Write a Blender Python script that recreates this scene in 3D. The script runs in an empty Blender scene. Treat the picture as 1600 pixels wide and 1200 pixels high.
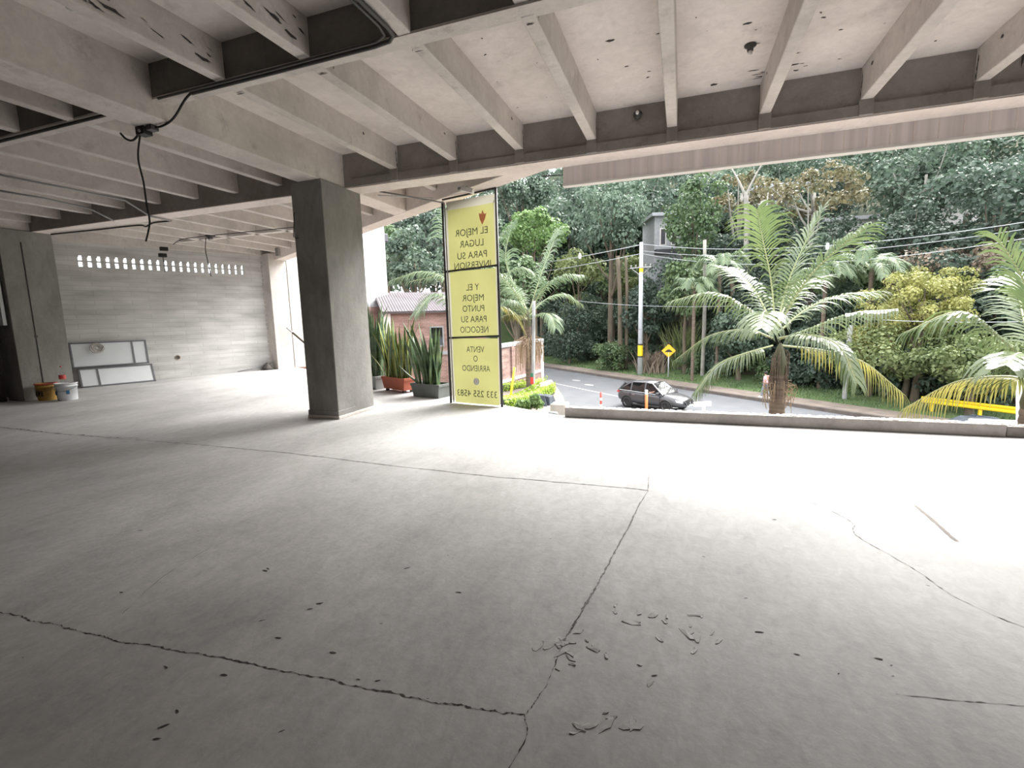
import bpy, bmesh, math, random
from mathutils import Vector, Matrix, noise
rnd = random.Random(7)
C = bpy.context.scene.collection
sc = bpy.context.scene
V = Vector

# ------------------------------------------------------------------ camera
FPX = 744.56
ROT = ((0.94294, 0.33200, -0.02526), (-0.02180, 0.13728, 0.99029), (-0.33224, 0.93324, -0.13668))
CAM = V((0, 0, 1.5))
cam = bpy.data.cameras.new('camera'); co = bpy.data.objects.new('camera', cam); C.objects.link(co)
cam.sensor_width = 36; cam.lens = FPX / 1600 * 36; cam.clip_end = 500; cam.clip_start = .05
r_, u_, f_ = V(ROT[0]).normalized(), V(ROT[1]).normalized(), V(ROT[2]).normalized()
m = Matrix((r_, u_, -f_)).transposed().to_4x4(); m.translation = CAM
co.matrix_world = m
sc.camera = co

def ray(x, y):
    return r_ * ((x - 800) / FPX) + u_ * (-(y - 600) / FPX) + f_
def at(x, y, D):                      # point at ground distance D seen at a pixel
    d = ray(x, y); return CAM + d * (D / math.hypot(d.x, d.y))
def onz(x, y, z):
    d = ray(x, y); return CAM + d * ((z - 1.5) / d.z)
def px(P):
    q = V(P) - CAM; z = q.dot(f_)
    return (800 + FPX * q.dot(r_) / z, 600 - FPX * q.dot(u_) / z, z)

# ------------------------------------------------------------------ sky and light
w = bpy.data.worlds.new('world'); sc.world = w; w.use_nodes = True
nt = w.node_tree; nt.nodes.clear()
out = nt.nodes.new('ShaderNodeOutputWorld'); bg = nt.nodes.new('ShaderNodeBackground')
geo = nt.nodes.new('ShaderNodeTexCoord'); sep = nt.nodes.new('ShaderNodeSeparateXYZ'); rp = nt.nodes.new('ShaderNodeValToRGB')
rp.color_ramp.elements[0].position = 0.0; rp.color_ramp.elements[0].color = (.86, .90, .95, 1)
rp.color_ramp.elements[1].position = 0.9; rp.color_ramp.elements[1].color = (1, 1, 1, 1)
nt.links.new(geo.outputs['Generated'], sep.inputs[0]); nt.links.new(sep.outputs['Z'], rp.inputs[0])
nt.links.new(rp.outputs[0], bg.inputs[0]); bg.inputs[1].default_value = 2.15
nt.links.new(bg.outputs[0], out.inputs[0])
sun = bpy.data.lights.new('sun', 'SUN'); sun.energy = 7.6; sun.angle = math.radians(46); sun.color = (1, .98, .94)
so = bpy.data.objects.new('sun', sun); C.objects.link(so)
so.rotation_euler = V((.42, .66, .80)).to_track_quat('Z', 'Y').to_euler()
sc.view_settings.view_transform = 'Standard'; sc.view_settings.look = 'None'
sc.view_settings.exposure = 0.95; sc.view_settings.gamma = 1; sc.view_settings.use_curve_mapping = False

# ------------------------------------------------------------------ materials
def mat(name, col, rough=.8, var=0, vscale=3, bump=0, bscale=30, col2=None, metal=0, trans=0, spec=.5, objvar=0, detail=6, bcoord='Object', streak=None):
    m = bpy.data.materials.new(name); m.use_nodes = True; t = m.node_tree; b = t.nodes['Principled BSDF']
    b.inputs['Roughness'].default_value = rough; b.inputs['Metallic'].default_value = metal
    b.inputs['Specular IOR Level'].default_value = spec
    c1 = (*col, 1); N = t.nodes.new; L = t.links.new
    tc = N('ShaderNodeTexCoord'); last = None
    if var or col2:
        n = N('ShaderNodeTexNoise'); n.inputs['Scale'].default_value = vscale; n.inputs['Detail'].default_value = detail
        mp = N('ShaderNodeMapping'); L(tc.outputs[bcoord], mp.inputs[0]); L(mp.outputs[0], n.inputs['Vector'])
        if streak: mp.inputs['Scale'].default_value = streak
        r = N('ShaderNodeValToRGB'); L(n.outputs[0], r.inputs[0])
        if col2 is None: a = tuple(c * (1 - var) for c in col); bb = tuple(min(1, c * (1 + var)) for c in col)
        else: a, bb = col, col2
        r.color_ramp.elements[0].position = .33; r.color_ramp.elements[0].color = (*a, 1)
        r.color_ramp.elements[1].position = .67; r.color_ramp.elements[1].color = (*bb, 1)
        last = r.outputs[0]
    if objvar:
        oi = N('ShaderNodeObjectInfo'); h = N('ShaderNodeHueSaturation')
        mr = N('ShaderNodeMapRange'); L(oi.outputs['Random'], mr.inputs[0]); mr.inputs[3].default_value = 1 - objvar; mr.inputs[4].default_value = 1 + objvar
        mr2 = N('ShaderNodeMapRange'); L(oi.outputs['Random'], mr2.inputs[0]); mr2.inputs[3].default_value = .5 + objvar * .05; mr2.inputs[4].default_value = .5 - objvar * .05
        L(mr.outputs[0], h.inputs['Value']); L(mr2.outputs[0], h.inputs['Hue'])
        if last: L(last, h.inputs['Color'])
        else: h.inputs['Color'].default_value = c1
        last = h.outputs[0]
    if last: L(last, b.inputs['Base Color'])
    else: b.inputs['Base Color'].default_value = c1
    if bump:
        n2 = N('ShaderNodeTexNoise'); n2.inputs['Scale'].default_value = bscale; n2.inputs['Detail'].default_value = 8
        L(tc.outputs[bcoord], n2.inputs['Vector']); bp = N('ShaderNodeBump'); bp.inputs['Strength'].default_value = bump; bp.inputs['Distance'].default_value = .02
        L(n2.outputs[0], bp.inputs['Height']); L(bp.outputs[0], b.inputs['Normal'])
    if trans:
        tr = N('ShaderNodeBsdfTranslucent'); mx = N('ShaderNodeMixShader'); mx.inputs[0].default_value = trans
        if last: L(last, tr.inputs[0])
        else: tr.inputs[0].default_value = c1
        L(b.outputs[0], mx.inputs[1]); L(tr.outputs[0], mx.inputs[2]); L(mx.outputs[0], t.nodes['Material Output'].inputs[0])
    return m

def concrete(name, base, dark, light, scale=.6, stain=.5, bump=.25, stretch=(1, 1, 1), rough=.85, fine=.10):
    """cast concrete: broad mottling, finer blotches, dark stains with their own shape"""
    m = bpy.data.materials.new(name); m.use_nodes = True; t = m.node_tree; b = t.nodes['Principled BSDF']; N = t.nodes.new; L = t.links.new
    b.inputs['Roughness'].default_value = rough; b.inputs['Specular IOR Level'].default_value = .3 if rough > .7 else .5
    tc = N('ShaderNodeTexCoord'); mp = N('ShaderNodeMapping'); mp.inputs['Scale'].default_value = stretch; L(tc.outputs['Object'], mp.inputs[0])
    n = N('ShaderNodeTexNoise'); n.inputs['Scale'].default_value = scale; n.inputs['Detail'].default_value = 10; n.inputs['Roughness'].default_value = .62; n.inputs['Distortion'].default_value = .4
    L(mp.outputs[0], n.inputs['Vector'])
    r = N('ShaderNodeValToRGB'); L(n.outputs[0], r.inputs[0]); e = r.color_ramp.elements
    e[0].position = .34; e[0].color = (*dark, 1); e[1].position = .68; e[1].color = (*light, 1); k = e.new(.5); k.color = (*base, 1)
    n2 = N('ShaderNodeTexNoise'); n2.inputs['Scale'].default_value = scale * 3.1; n2.inputs['Detail'].default_value = 9; n2.inputs['Roughness'].default_value = .7
    L(mp.outputs[0], n2.inputs['Vector'])
    r2 = N('ShaderNodeValToRGB'); L(n2.outputs[0], r2.inputs[0]); r2.color_ramp.elements[0].position = .25; r2.color_ramp.elements[1].position = .42
    d = 1 - stain; r2.color_ramp.elements[0].color = (d, d, d, 1)
    mx = N('ShaderNodeMix'); mx.data_type = 'RGBA'; mx.blend_type = 'MULTIPLY'; mx.inputs[0].default_value = 1
    L(r.outputs[0], mx.inputs[6]); L(r2.outputs[0], mx.inputs[7])
    nf = N('ShaderNodeTexNoise'); nf.inputs['Scale'].default_value = scale * 11; nf.inputs['Detail'].default_value = 10; nf.inputs['Roughness'].default_value = .75; nf.inputs['Distortion'].default_value = .6
    L(mp.outputs[0], nf.inputs['Vector']); rf_ = N('ShaderNodeMapRange'); L(nf.outputs[0], rf_.inputs[0]); rf_.inputs[1].default_value = .3; rf_.inputs[2].default_value = .7; rf_.inputs[3].default_value = 1 - fine; rf_.inputs[4].default_value = 1 + fine
    hf = N('ShaderNodeHueSaturation'); L(mx.outputs[2], hf.inputs['Color']); L(rf_.outputs[0], hf.inputs['Value']); L(hf.outputs[0], b.inputs['Base Color'])
    n3 = N('ShaderNodeTexNoise'); n3.inputs['Scale'].default_value = 22; n3.inputs['Detail'].default_value = 8; L(tc.outputs['Object'], n3.inputs['Vector'])
    ad = N('ShaderNodeMath'); ad.operation = 'ADD'; L(n3.outputs[0], ad.inputs[0]); L(n2.outputs[0], ad.inputs[1])
    bp = N('ShaderNodeBump'); bp.inputs['Strength'].default_value = bump; bp.inputs['Distance'].default_value = .02; L(ad.outputs[0], bp.inputs['Height']); L(bp.outputs[0], b.inputs['Normal'])
    return m

def brick(name, c1, c2, mortar, bw=.24, bh=.09, ms=.012, rough=.85, bump=.4, plane='xz', mott=.15):
    m = bpy.data.materials.new(name); m.use_nodes = True; t = m.node_tree; b = t.nodes['Principled BSDF']; N = t.nodes.new; L = t.links.new
    b.inputs['Roughness'].default_value = rough
    tc = N('ShaderNodeTexCoord'); s = N('ShaderNodeSeparateXYZ'); cb = N('ShaderNodeCombineXYZ'); L(tc.outputs['Object'], s.inputs[0])
    ad = N('ShaderNodeMath'); ad.operation = 'ADD'; L(s.outputs['X'], ad.inputs[0]); L(s.outputs['Y'], ad.inputs[1])
    L(ad.outputs[0], cb.inputs[0]); L(s.outputs['Z'], cb.inputs[1])
    br = N('ShaderNodeTexBrick'); L(cb.outputs[0], br.inputs['Vector']); br.inputs['Scale'].default_value = 1
    br.inputs['Color1'].default_value = (*c1, 1); br.inputs['Color2'].default_value = (*c2, 1); br.inputs['Mortar'].default_value = (*mortar, 1)
    br.inputs['Brick Width'].default_value = bw; br.inputs['Row Height'].default_value = bh; br.inputs['Mortar Size'].default_value = ms; br.inputs['Mortar Smooth'].default_value = .3
    n = N('ShaderNodeTexNoise'); n.inputs['Scale'].default_value = 1.6; n.inputs['Detail'].default_value = 8
    mp = N('ShaderNodeMapping'); mp.inputs['Scale'].default_value = (.6, .6, 2.4); L(tc.outputs['Object'], mp.inputs[0]); L(mp.outputs[0], n.inputs['Vector'])
    mr = N('ShaderNodeMapRange'); L(n.outputs[0], mr.inputs[0]); mr.inputs[1].default_value = .3; mr.inputs[2].default_value = .7; mr.inputs[3].default_value = 1 - mott; mr.inputs[4].default_value = 1 + mott
    h = N('ShaderNodeHueSaturation'); L(br.outputs['Color'], h.inputs['Color']); L(mr.outputs[0], h.inputs['Value']); L(h.outputs[0], b.inputs['Base Color'])
    bp = N('ShaderNodeBump'); bp.inputs['Strength'].default_value = bump; bp.inputs['Distance'].default_value = .01; bp.invert = True
    L(br.outputs['Fac'], bp.inputs['Height']); L(bp.outputs[0], b.inputs['Normal'])
    return m

M = {}
M['floor'] = concrete('floor_concrete', (.395, .384, .381), (.33, .32, .317), (.455, .444, .441), scale=.9, stain=.22, bump=.10, stretch=(1.3, .8, 1), rough=.58, fine=.16)
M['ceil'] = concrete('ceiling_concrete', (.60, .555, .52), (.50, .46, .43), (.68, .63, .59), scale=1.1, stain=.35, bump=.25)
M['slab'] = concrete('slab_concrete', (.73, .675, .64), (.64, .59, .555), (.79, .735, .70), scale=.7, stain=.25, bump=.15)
M['crossbeam'] = concrete('cross_beam_shaded', (.17, .16, .148), (.13, .12, .112), (.22, .205, .19), scale=1.3, stain=.35, bump=.3)  # darker copy of the beam concrete, with the shade on its face painted in
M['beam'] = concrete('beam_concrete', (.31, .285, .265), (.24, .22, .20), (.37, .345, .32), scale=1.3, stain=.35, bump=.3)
M['column'] = concrete('column_concrete', (.26, .252, .237), (.19, .184, .172), (.32, .312, .292), scale=1.2, stain=.25, bump=.25, stretch=(1, 1, .5))
M['pink'] = concrete('outer_beam_lit', (.82, .74, .69), (.74, .665, .62), (.87, .79, .74), scale=1.2, stain=.2, bump=.15)  # the pinkish light on the outer beams is put into this colour
M['kerbc'] = concrete('kerb_concrete', (.44, .41, .38), (.36, .34, .31), (.5, .47, .44), scale=2, stain=.3, bump=.3)
M['fascia'] = mat('fascia_boards', (.78, .73, .72), .8, var=.14, vscale=1.6, streak=(6, 1, .15), bump=.2, bscale=6)
M['white_edge'] = mat('white_edge', (.8, .78, .75), .8, var=.05)
M['crack'] = mat('crack', (.055, .05, .048), .95)
M['joint'] = mat('joint_line', (.19, .18, .175), .95, var=.3, vscale=12)
M['wallbrick'] = brick('painted_block_wall', (.50, .49, .47), (.54, .53, .515), (.455, .445, .43), bw=.8, bh=.125, ms=.010, bump=.25, mott=.22)
M['redbrick'] = brick('red_brick', (.50, .25, .19), (.42, .21, .16), (.5, .42, .37), mott=.25)
M['pinkbrick'] = brick('weathered_pink_brick', (.34, .20, .175), (.26, .16, .14), (.33, .26, .235), mott=.35)
M['whitebrick'] = brick('white_painted_brick', (.86, .86, .86), (.8, .8, .8), (.7, .69, .69), bw=.3, bh=.12, mott=.08)
M['black'] = mat('black_steel', (.025, .025, .025), .5)
M['conduit'] = mat('dark_conduit', (.06, .058, .055), .55)
M['cable'] = mat('black_cable', (.012, .012, .012), .6)
M['yellow'] = mat('yellow_banner', (.47, .465, .185), .75, var=.04, vscale=1, trans=.25, bump=.25, bscale=2.5)
M['hem'] = mat('grey_banner_hem', (.45, .43, .36), .8, trans=.3)
M['ink'] = mat('banner_ink', (.16, .17, .13), .8)
M['orange'] = mat('orange_print', (.95, .36, .16), .8)  # lightened to stand for daylight coming through the banner
M['cream'] = mat('cream_print', (.85, .8, .6), .8)
M['asphalt'] = mat('asphalt', (.115, .12, .13), .9, var=.08, vscale=.8, bump=.2, bscale=60)
M['paint'] = mat('road_paint', (.42, .42, .42), .8)
M['path'] = mat('sidewalk', (.20, .165, .14), .95, var=.2, vscale=1.5)
M['kerbs'] = mat('street_kerb', (.12, .10, .09), .95, var=.2, vscale=2)
M['grass'] = mat('grass', (.07, .115, .04), .95, var=.0, vscale=.35, col2=(.11, .165, .055), bump=.8, bscale=8)
M['soil'] = mat('hill_soil', (.035, .05, .025), 1, vscale=.3, col2=(.09, .085, .05))
M['bark'] = mat('bark', (.12, .098, .07), .95, var=.3, vscale=2, bump=.6, bscale=14, streak=(2, 2, .4))
M['palebark'] = mat('pale_bark', (.28, .27, .24), .95, var=.2, vscale=2, bump=.5, bscale=10)
M['palmtrunk'] = mat('palm_trunk', (.15, .115, .09), .95, var=.3, vscale=3, streak=(1, 1, 6), bump=.7, bscale=16)
M['palmshaft'] = mat('palm_crownshaft', (.085, .085, .045), .6, var=.2, vscale=3)
M['fibre'] = mat('dry_fibre', (.34, .25, .17), .95, var=.2, vscale=8)
M['rachis'] = mat('frond_rib', (.35, .38, .2), .6)
LEAF = dict(  # forest greens desaturated to carry the pale outdoor haze
    teal=((.062, .10, .072), (.15, .21, .145)), green=((.055, .10, .045), (.16, .235, .105)),
    dark=((.040, .064, .050), (.095, .14, .10)), light=((.10, .18, .05), (.23, .35, .12)),
    yellow=((.21, .23, .06), (.50, .48, .17)), rust=((.09, .095, .045), (.24, .205, .115)),
    olive=((.10, .14, .05), (.26, .31, .13)), dry=((.17, .13, .095), (.30, .235, .18)), hedge=((.24, .36, .02), (.46, .58, .06)))
for k, (a, b) in LEAF.items():
    M['leaf_' + k] = mat('leaf_' + k, a, .5, vscale=1.1, col2=b, trans=.3, spec=.55, objvar=.12, detail=3)
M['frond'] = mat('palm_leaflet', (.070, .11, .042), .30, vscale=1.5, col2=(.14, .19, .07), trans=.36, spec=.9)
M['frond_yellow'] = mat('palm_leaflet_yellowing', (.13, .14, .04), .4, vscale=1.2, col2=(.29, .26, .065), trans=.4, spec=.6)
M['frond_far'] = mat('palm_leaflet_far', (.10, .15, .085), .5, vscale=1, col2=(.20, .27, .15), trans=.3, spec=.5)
M['sans'] = mat('sansevieria_leaf', (.035, .075, .035), .4, vscale=2.2, col2=(.13, .19, .085), streak=(1, 1, 5), spec=.6)
M['sans_edge'] = mat('sansevieria_margin', (.50, .48, .10), .4, var=.1)
M['planter'] = mat('grey_planter', (.12, .13, .125), .7, var=.15, vscale=4)
M['planter2'] = mat('light_grey_planter', (.32, .33, .33), .75, var=.12)
M['terra'] = mat('terracotta', (.38, .10, .055), .7, var=.12)
M['pot_soil'] = mat('potting_soil', (.05, .035, .025), 1)
M['carpaint'] = mat('grey_car_paint', (.085, .085, .092), .25, metal=.4, spec=.8)
M['glass'] = mat('car_glass', (.008, .009, .01), .05, spec=.5)
M['tyre'] = mat('tyre', (.02, .02, .02), .8)
M['chrome'] = mat('alloy', (.55, .56, .58), .25, metal=.9)
M['lamp'] = mat('headlight_glass', (.7, .72, .75), .1, spec=1)
M['white'] = mat('white_paint', (.8, .8, .79), .6, var=.04)
M['polewhite'] = mat('pole_white', (.50, .52, .55), .7, var=.06, vscale=2)
M['polegrey'] = mat('pole_grey', (.30, .30, .30), .7, var=.1)
M['yellowp'] = mat('yellow_paint', (.9, .62, .02), .5)
M['signy'] = mat('sign_yellow', (.9, .48, .02), .5)
M['red'] = mat('red_paint', (.65, .05, .04), .6)
M['greenp'] = mat('green_paint', (.03, .16, .09), .6)
M['orangep'] = mat('orange_plastic', (.85, .22, .06), .5)
M['board'] = mat('white_board', (.66, .68, .69), .45, var=.03)
M['alu'] = mat('dark_aluminium', (.16, .165, .175), .45, metal=.3)
M['bucket_y'] = mat('ochre_bucket', (.42, .24, .055), .6, vscale=5, col2=(.55, .34, .09))
M['bucket_w'] = mat('white_bucket', (.72, .73, .74), .5, var=.08, vscale=5)
M['blue'] = mat('blue_label', (.03, .14, .27), .5)
M['redlabel'] = mat('red_label', (.55, .06, .05), .4)
M['brown'] = mat('dark_wood', (.03, .02, .016), .8, var=.3, vscale=3)
M['wire'] = mat('power_line', (.38, .40, .42), .6)
M['roof'] = mat('corrugated_roof', (.115, .10, .11), .8, var=.15, vscale=1)
M['housegrey'] = mat('house_render', (.36, .37, .39), .9, var=.1)
M['housewhite'] = mat('house_white', (.72, .70, .68), .9, var=.08)
M['housedark'] = mat('house_dark', (.06, .06, .07), .6)
M['rock'] = mat('dark_rock', (.05, .06, .075), .8, var=.3, vscale=3)
M['skin'] = mat('skin', (.50, .30, .22), .6)
M['pinkc'] = mat('pink_cloth', (.75, .45, .52), .9)
M['trouser'] = mat('grey_cloth', (.22, .25, .30), .9)
M['hair'] = mat('dark_hair', (.02, .015, .012), .7)
M['bag'] = mat('dark_sack', (.11, .10, .09), .9, var=.4, vscale=9)
pm = bpy.data.materials.new('clear_plastic'); pm.use_nodes = True
_b = pm.node_tree.nodes['Principled BSDF']; _b.inputs['Base Color'].default_value = (.85, .85, .85, 1); _b.inputs['Roughness'].default_value = .12
_b.inputs['Transmission Weight'].default_value = .9; _b.inputs['IOR'].default_value = 1.1
M['clear'] = pm

# ------------------------------------------------------------------ mesh helpers
class MB:
    def __init__(s): s.v = []; s.f = []; s.mi = []
    def face(s, idx, mi=0): s.f.append(tuple(idx)); s.mi.append(mi)
    def add(s, vs, fs, mi=0):
        o = len(s.v); s.v += [tuple(v) for v in vs]
        for f in fs: s.f.append(tuple(i + o for i in f)); s.mi.append(mi)
    def box(s, x0, x1, y0, y1, z0, z1, mi=0, M4=None):
        vs = [V((x, y, z)) for z in (z0, z1) for y in (y0, y1) for x in (x0, x1)]
        if M4 is not None: vs = [M4 @ v for v in vs]
        s.add(vs, [(0, 2, 3, 1), (4, 5, 7, 6), (0, 1, 5, 4), (2, 6, 7, 3), (0, 4, 6, 2), (1, 3, 7, 5)], mi)
    def prism(s, pts, z0, z1, mi=0):
        n = len(pts); vs = [(p[0], p[1], z0) for p in pts] + [(p[0], p[1], z1) for p in pts]
        s.add(vs, [tuple(range(n))[::-1], tuple(range(n, 2 * n))] + [(i, (i + 1) % n, n + (i + 1) % n, n + i) for i in range(n)], mi)
    def tube(s, pts, rad, n=8, cap=True, mi=0):
        pts = [V(p) for p in pts]; rs = rad if isinstance(rad, (list, tuple)) else [rad] * len(pts)
        o = len(s.v); prev = None
        for i, p in enumerate(pts):
            t = (pts[min(i + 1, len(pts) - 1)] - pts[max(i - 1, 0)]).normalized()
            a = prev if prev is not None else (V((1, 0, 0)) if abs(t.x) < .8 else V((0, 1, 0)))
            a = (a - t * a.dot(t)).normalized(); b = t.cross(a); prev = a
            for k in range(n):
                an = 2 * math.pi * k / n; s.v.append(tuple(p + (a * math.cos(an) + b * math.sin(an)) * rs[i]))
        for i in range(len(pts) - 1):
            for k in range(n):
                s.face((o + i * n + k, o + i * n + (k + 1) % n, o + (i + 1) * n + (k + 1) % n, o + (i + 1) * n + k), mi)
        if cap:
            s.face([o + k for k in range(n)][::-1], mi); s.face([o + (len(pts) - 1) * n + k for k in range(n)], mi)
    def lathe(s, prof, n=20, c=(0, 0, 0), mi=0, sx=1, sy=1):
        o = len(s.v)
        for r, z in prof:
            for k in range(n):
                a = 2 * math.pi * k / n; s.v.append((c[0] + r * math.cos(a) * sx, c[1] + r * math.sin(a) * sy, c[2] + z))
        for i in range(len(prof) - 1):
            for k in range(n):
                s.face((o + i * n + k, o + i * n + (k + 1) % n, o + (i + 1) * n + (k + 1) % n, o + (i + 1) * n + k), mi)
    def build(s, name, mats, parent=None, smooth=False, bevel=0, loc=None, rz=0):
        me = bpy.data.meshes.new(name); me.from_pydata(s.v, [], s.f)
        for mm in (mats if isinstance(mats, (list, tuple)) else [mats]): me.materials.append(mm)
        me.polygons.foreach_set('material_index', s.mi)
        if smooth: me.polygons.foreach_set('use_smooth', [True] * len(me.polygons))
        me.update()
        o = bpy.data.objects.new(name, me); C.objects.link(o)
        if parent: o.parent = parent
        if loc is not None: o.location = loc
        o.rotation_euler.z = rz
        if bevel:
            b = o.modifiers.new('bevel', 'BEVEL'); b.width = bevel; b.segments = 2; b.limit_method = 'ANGLE'
        return o
def tag(o, label=None, cat=None, group=None, kind=None):
    if label: o['label'] = label
    if cat: o['category'] = cat
    if group: o['group'] = group
    if kind: o['kind'] = kind
    return o
def empty(name, loc, label, cat, group=None, rz=0):
    o = bpy.data.objects.new(name, None); C.objects.link(o); o.location = loc; o.rotation_euler.z = rz; o.empty_display_size = .2
    return tag(o, label, cat, group)
def kids(o): return [c for c in bpy.data.objects if c.parent == o]
def copy_tree(o, parent=None):
    ch = kids(o); c = o.copy(); C.objects.link(c); c.parent = parent
    for k in ch: copy_tree(k, c)
    return c
def bez(pts, n):
    """smooth curve through pts (Catmull-Rom)"""
    P = [V(p) for p in pts]; P = [P[0] * 2 - P[1]] + P + [P[-1] * 2 - P[-2]]; out = []; m = len(P) - 3
    for i in range(n + 1):
        u = i / n * m; k = min(int(u), m - 1); t = u - k; a, b, c, d = P[k:k + 4]
        out.append(.5 * ((2 * b) + (c - a) * t + (2 * a - 5 * b + 4 * c - d) * t * t + (3 * b - a - 3 * c + d) * t ** 3))
    return out

# ------------------------------------------------------------------ building: floor, columns, ceiling
YB = 6.57; YO = 6.92; ZB = 3.60; ZR = 3.77; ZS = 4.10; YC = 3.72
OB = [(-1.75, YO), (-13.1, 13.25)]           # oblique slab edge
ob_d = V((OB[1][0] - OB[0][0], OB[1][1] - OB[0][1], 0)).normalized(); ob_n = V((ob_d.y, -ob_d.x, 0))   # points away from building? fixed below
if ob_n.y < 0: ob_n = -ob_n
wa = V((-15.35, 6.7, 0)); wd = V((-13.18 + 14.81, 12.35 - 8.1, 0)).normalized(); wn = V((wd.y, -wd.x, 0))     # left wall line (wn faces the room)
wa = V((-14.81, 8.1, 0)) - wd * 1.4
def obl_y(x): return OB[0][1] + (x - OB[0][0]) * (OB[1][1] - OB[0][1]) / (OB[1][0] - OB[0][0])
wallend = wa + wd * (1.4 + 4.62)

b = MB(); b.prism([(-22, -7), (12, -7), (12, YO + .12), (-1.75, YO + .12), (-13.1, 13.35), (-14.2, 13.6), (-17.5, 6), (-22, 6)], -.35, 0)
floor = tag(b.build('floor', M['floor']), kind='structure')

def crack(name, pts, wdt, jag, material, seg=60, z=.0015, wvar=.8, parent=floor, seed=1):
    rr = random.Random(seed); P = [V((x, y, 0)) for x, y in pts]; L = sum((P[i + 1] - P[i]).length for i in range(len(P) - 1))
    n = int(L * seg); C_ = bez(P, n) if len(P) > 2 else [P[0].lerp(P[1], i / n) for i in range(n + 1)]
    b = MB(); o = 0; pl = None; off = 0
    for i, p in enumerate(C_):
        t = (C_[min(i + 1, n)] - C_[max(i - 1, 0)]).normalized(); nn = V((-t.y, t.x, 0))
        off = off * .82 + rr.uniform(-jag, jag); ww = wdt * (1 - wvar + wvar * 2 * rr.random() ** 2)
        q = p + nn * off; ww *= .62; b.v += [(*(q + nn * ww).xy, z), (*(q - nn * ww).xy, z)]
        if i: b.face((2 * i - 2, 2 * i - 1, 2 * i + 1, 2 * i))
    return b.build(name, material, parent)
def fl(*pp): return [tuple(onz(x, y, 0).xy) for x, y in pp]
crack('floor_crack', fl((-60, 948), (60, 970), (200, 1003), (420, 1043), (640, 1090), (820, 1117)), .0052, .0045, M['crack'], 90, seed=2)
crack('floor_crack', fl((820, 1117), (822, 1150), (795, 1200), (780, 1240)), .0032, .002, M['crack'], 110, seed=3)
crack('floor_crack', fl((820, 1117), (852, 1075), (880, 1005), (917, 940)), .0030, .003, M['crack'], 90, seed=4)
crack('floor_joint', fl((880, 1005), (917, 940), (965, 855), (1012, 766)), .008, .0035, M['joint'], 50, wvar=.6, seed=5)
crack('floor_joint', fl((1012, 766), (1014, 742)), .006, .003, M['joint'], 40, seed=6)
crack('floor_joint', fl((-40, 664), (110, 679), (400, 703), (700, 737), (1012, 766)), .012, .006, M['joint'], 25, wvar=.6, seed=7)
crack('floor_crack', fl((0, 667), (40, 671), (110, 679), (215, 685)), .010, .010, M['crack'], 25, wvar=.9, seed=8)
crack('floor_crack', fl((1270, 785), (1330, 815), (1340, 838), (1420, 884), (1500, 937), (1600, 981), (1680, 1015)), .0035, .004, M['joint'], 60, seed=9)
crack('floor_scrape', fl((1430, 790), (1495, 846)), .022, .003, M['beam'], 40, wvar=.2, seed=10)
crack('floor_joint', fl((1400, 1085), (1600, 1103)), .003, .002, M['joint'], 50, seed=12)
crack('floor_joint', fl((190, 960), (250, 905), (330, 855)), .003, .004, M['joint'], 30, seed=13)
b = MB(); rr = random.Random(5)                         # small chipped marks and scuffs
marks = [(219, 829), (310, 830), (414, 892), (419, 889), (190, 926), (485, 952), (500, 943), (595, 975), (435, 997), (520, 1020), (277, 1112), (256, 1135), (245, 1155), (700, 868), (708, 872), (636, 888), (440, 1143), (560, 1062), (1022, 1056), (1186, 988), (1374, 1030), (1393, 1040), (1395, 1057), (1310, 1053), (1246, 1023), (1165, 935), (860, 842), (1210, 812), (668, 1092), (716, 926), (350, 1055), (259, 1043), (36, 1028), (409, 970), (1450, 915), (1100, 870), (590, 1064)]
for (mx_, my_) in marks:
    p = onz(mx_, my_, 0); a = rr.uniform(-.4, .9); s = rr.uniform(.006, .02) * (1 + p.length * .06); n = 7
    vs = []
    for k in range(n):
        an = 2 * math.pi * k / n; q = V((math.cos(an) * s * rr.uniform(.6, 1.2), math.sin(an) * s * .28 * rr.uniform(.6, 1.2), 0)); q.rotate(Matrix.Rotation(a, 3, 'Z')); vs.append((p.x + q.x, p.y + q.y, .0018))
    b.add(vs, [tuple(range(n))])
tag(b.build('chip_marks', M['crack'], floor), kind='stuff')
# raised flaking patches of screed
b = MB()
for k in range(46):
    cx, cy = rr.choice([(1010, 960), (1080, 985), (985, 1050), (900, 1020), (960, 1130), (1050, 985), (930, 1130), (880, 1005)])
    p = onz(cx + rr.gauss(0, 28), cy + rr.gauss(0, 12), 0); n = 8; s = rr.uniform(.008, .03); a = rr.uniform(0, 3)
    vs = []
    for j in range(n):
        an = 2 * math.pi * j / n; q = V((math.cos(an) * s * 1.6 * rr.uniform(.5, 1.3), math.sin(an) * s * .6 * rr.uniform(.5, 1.3), 0)); q.rotate(Matrix.Rotation(a, 3, 'Z')); vs.append((p.x + q.x, p.y + q.y, 0.001 + .004 * rr.random()))
    b.add(vs + [(v[0], v[1], .0) for v in vs], [tuple(range(n))] + [(j, (j + 1) % n, n + (j + 1) % n, n + j) for j in range(n)])
tag(b.build('flaking_screed', M['floor'], floor), kind='stuff')

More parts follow.
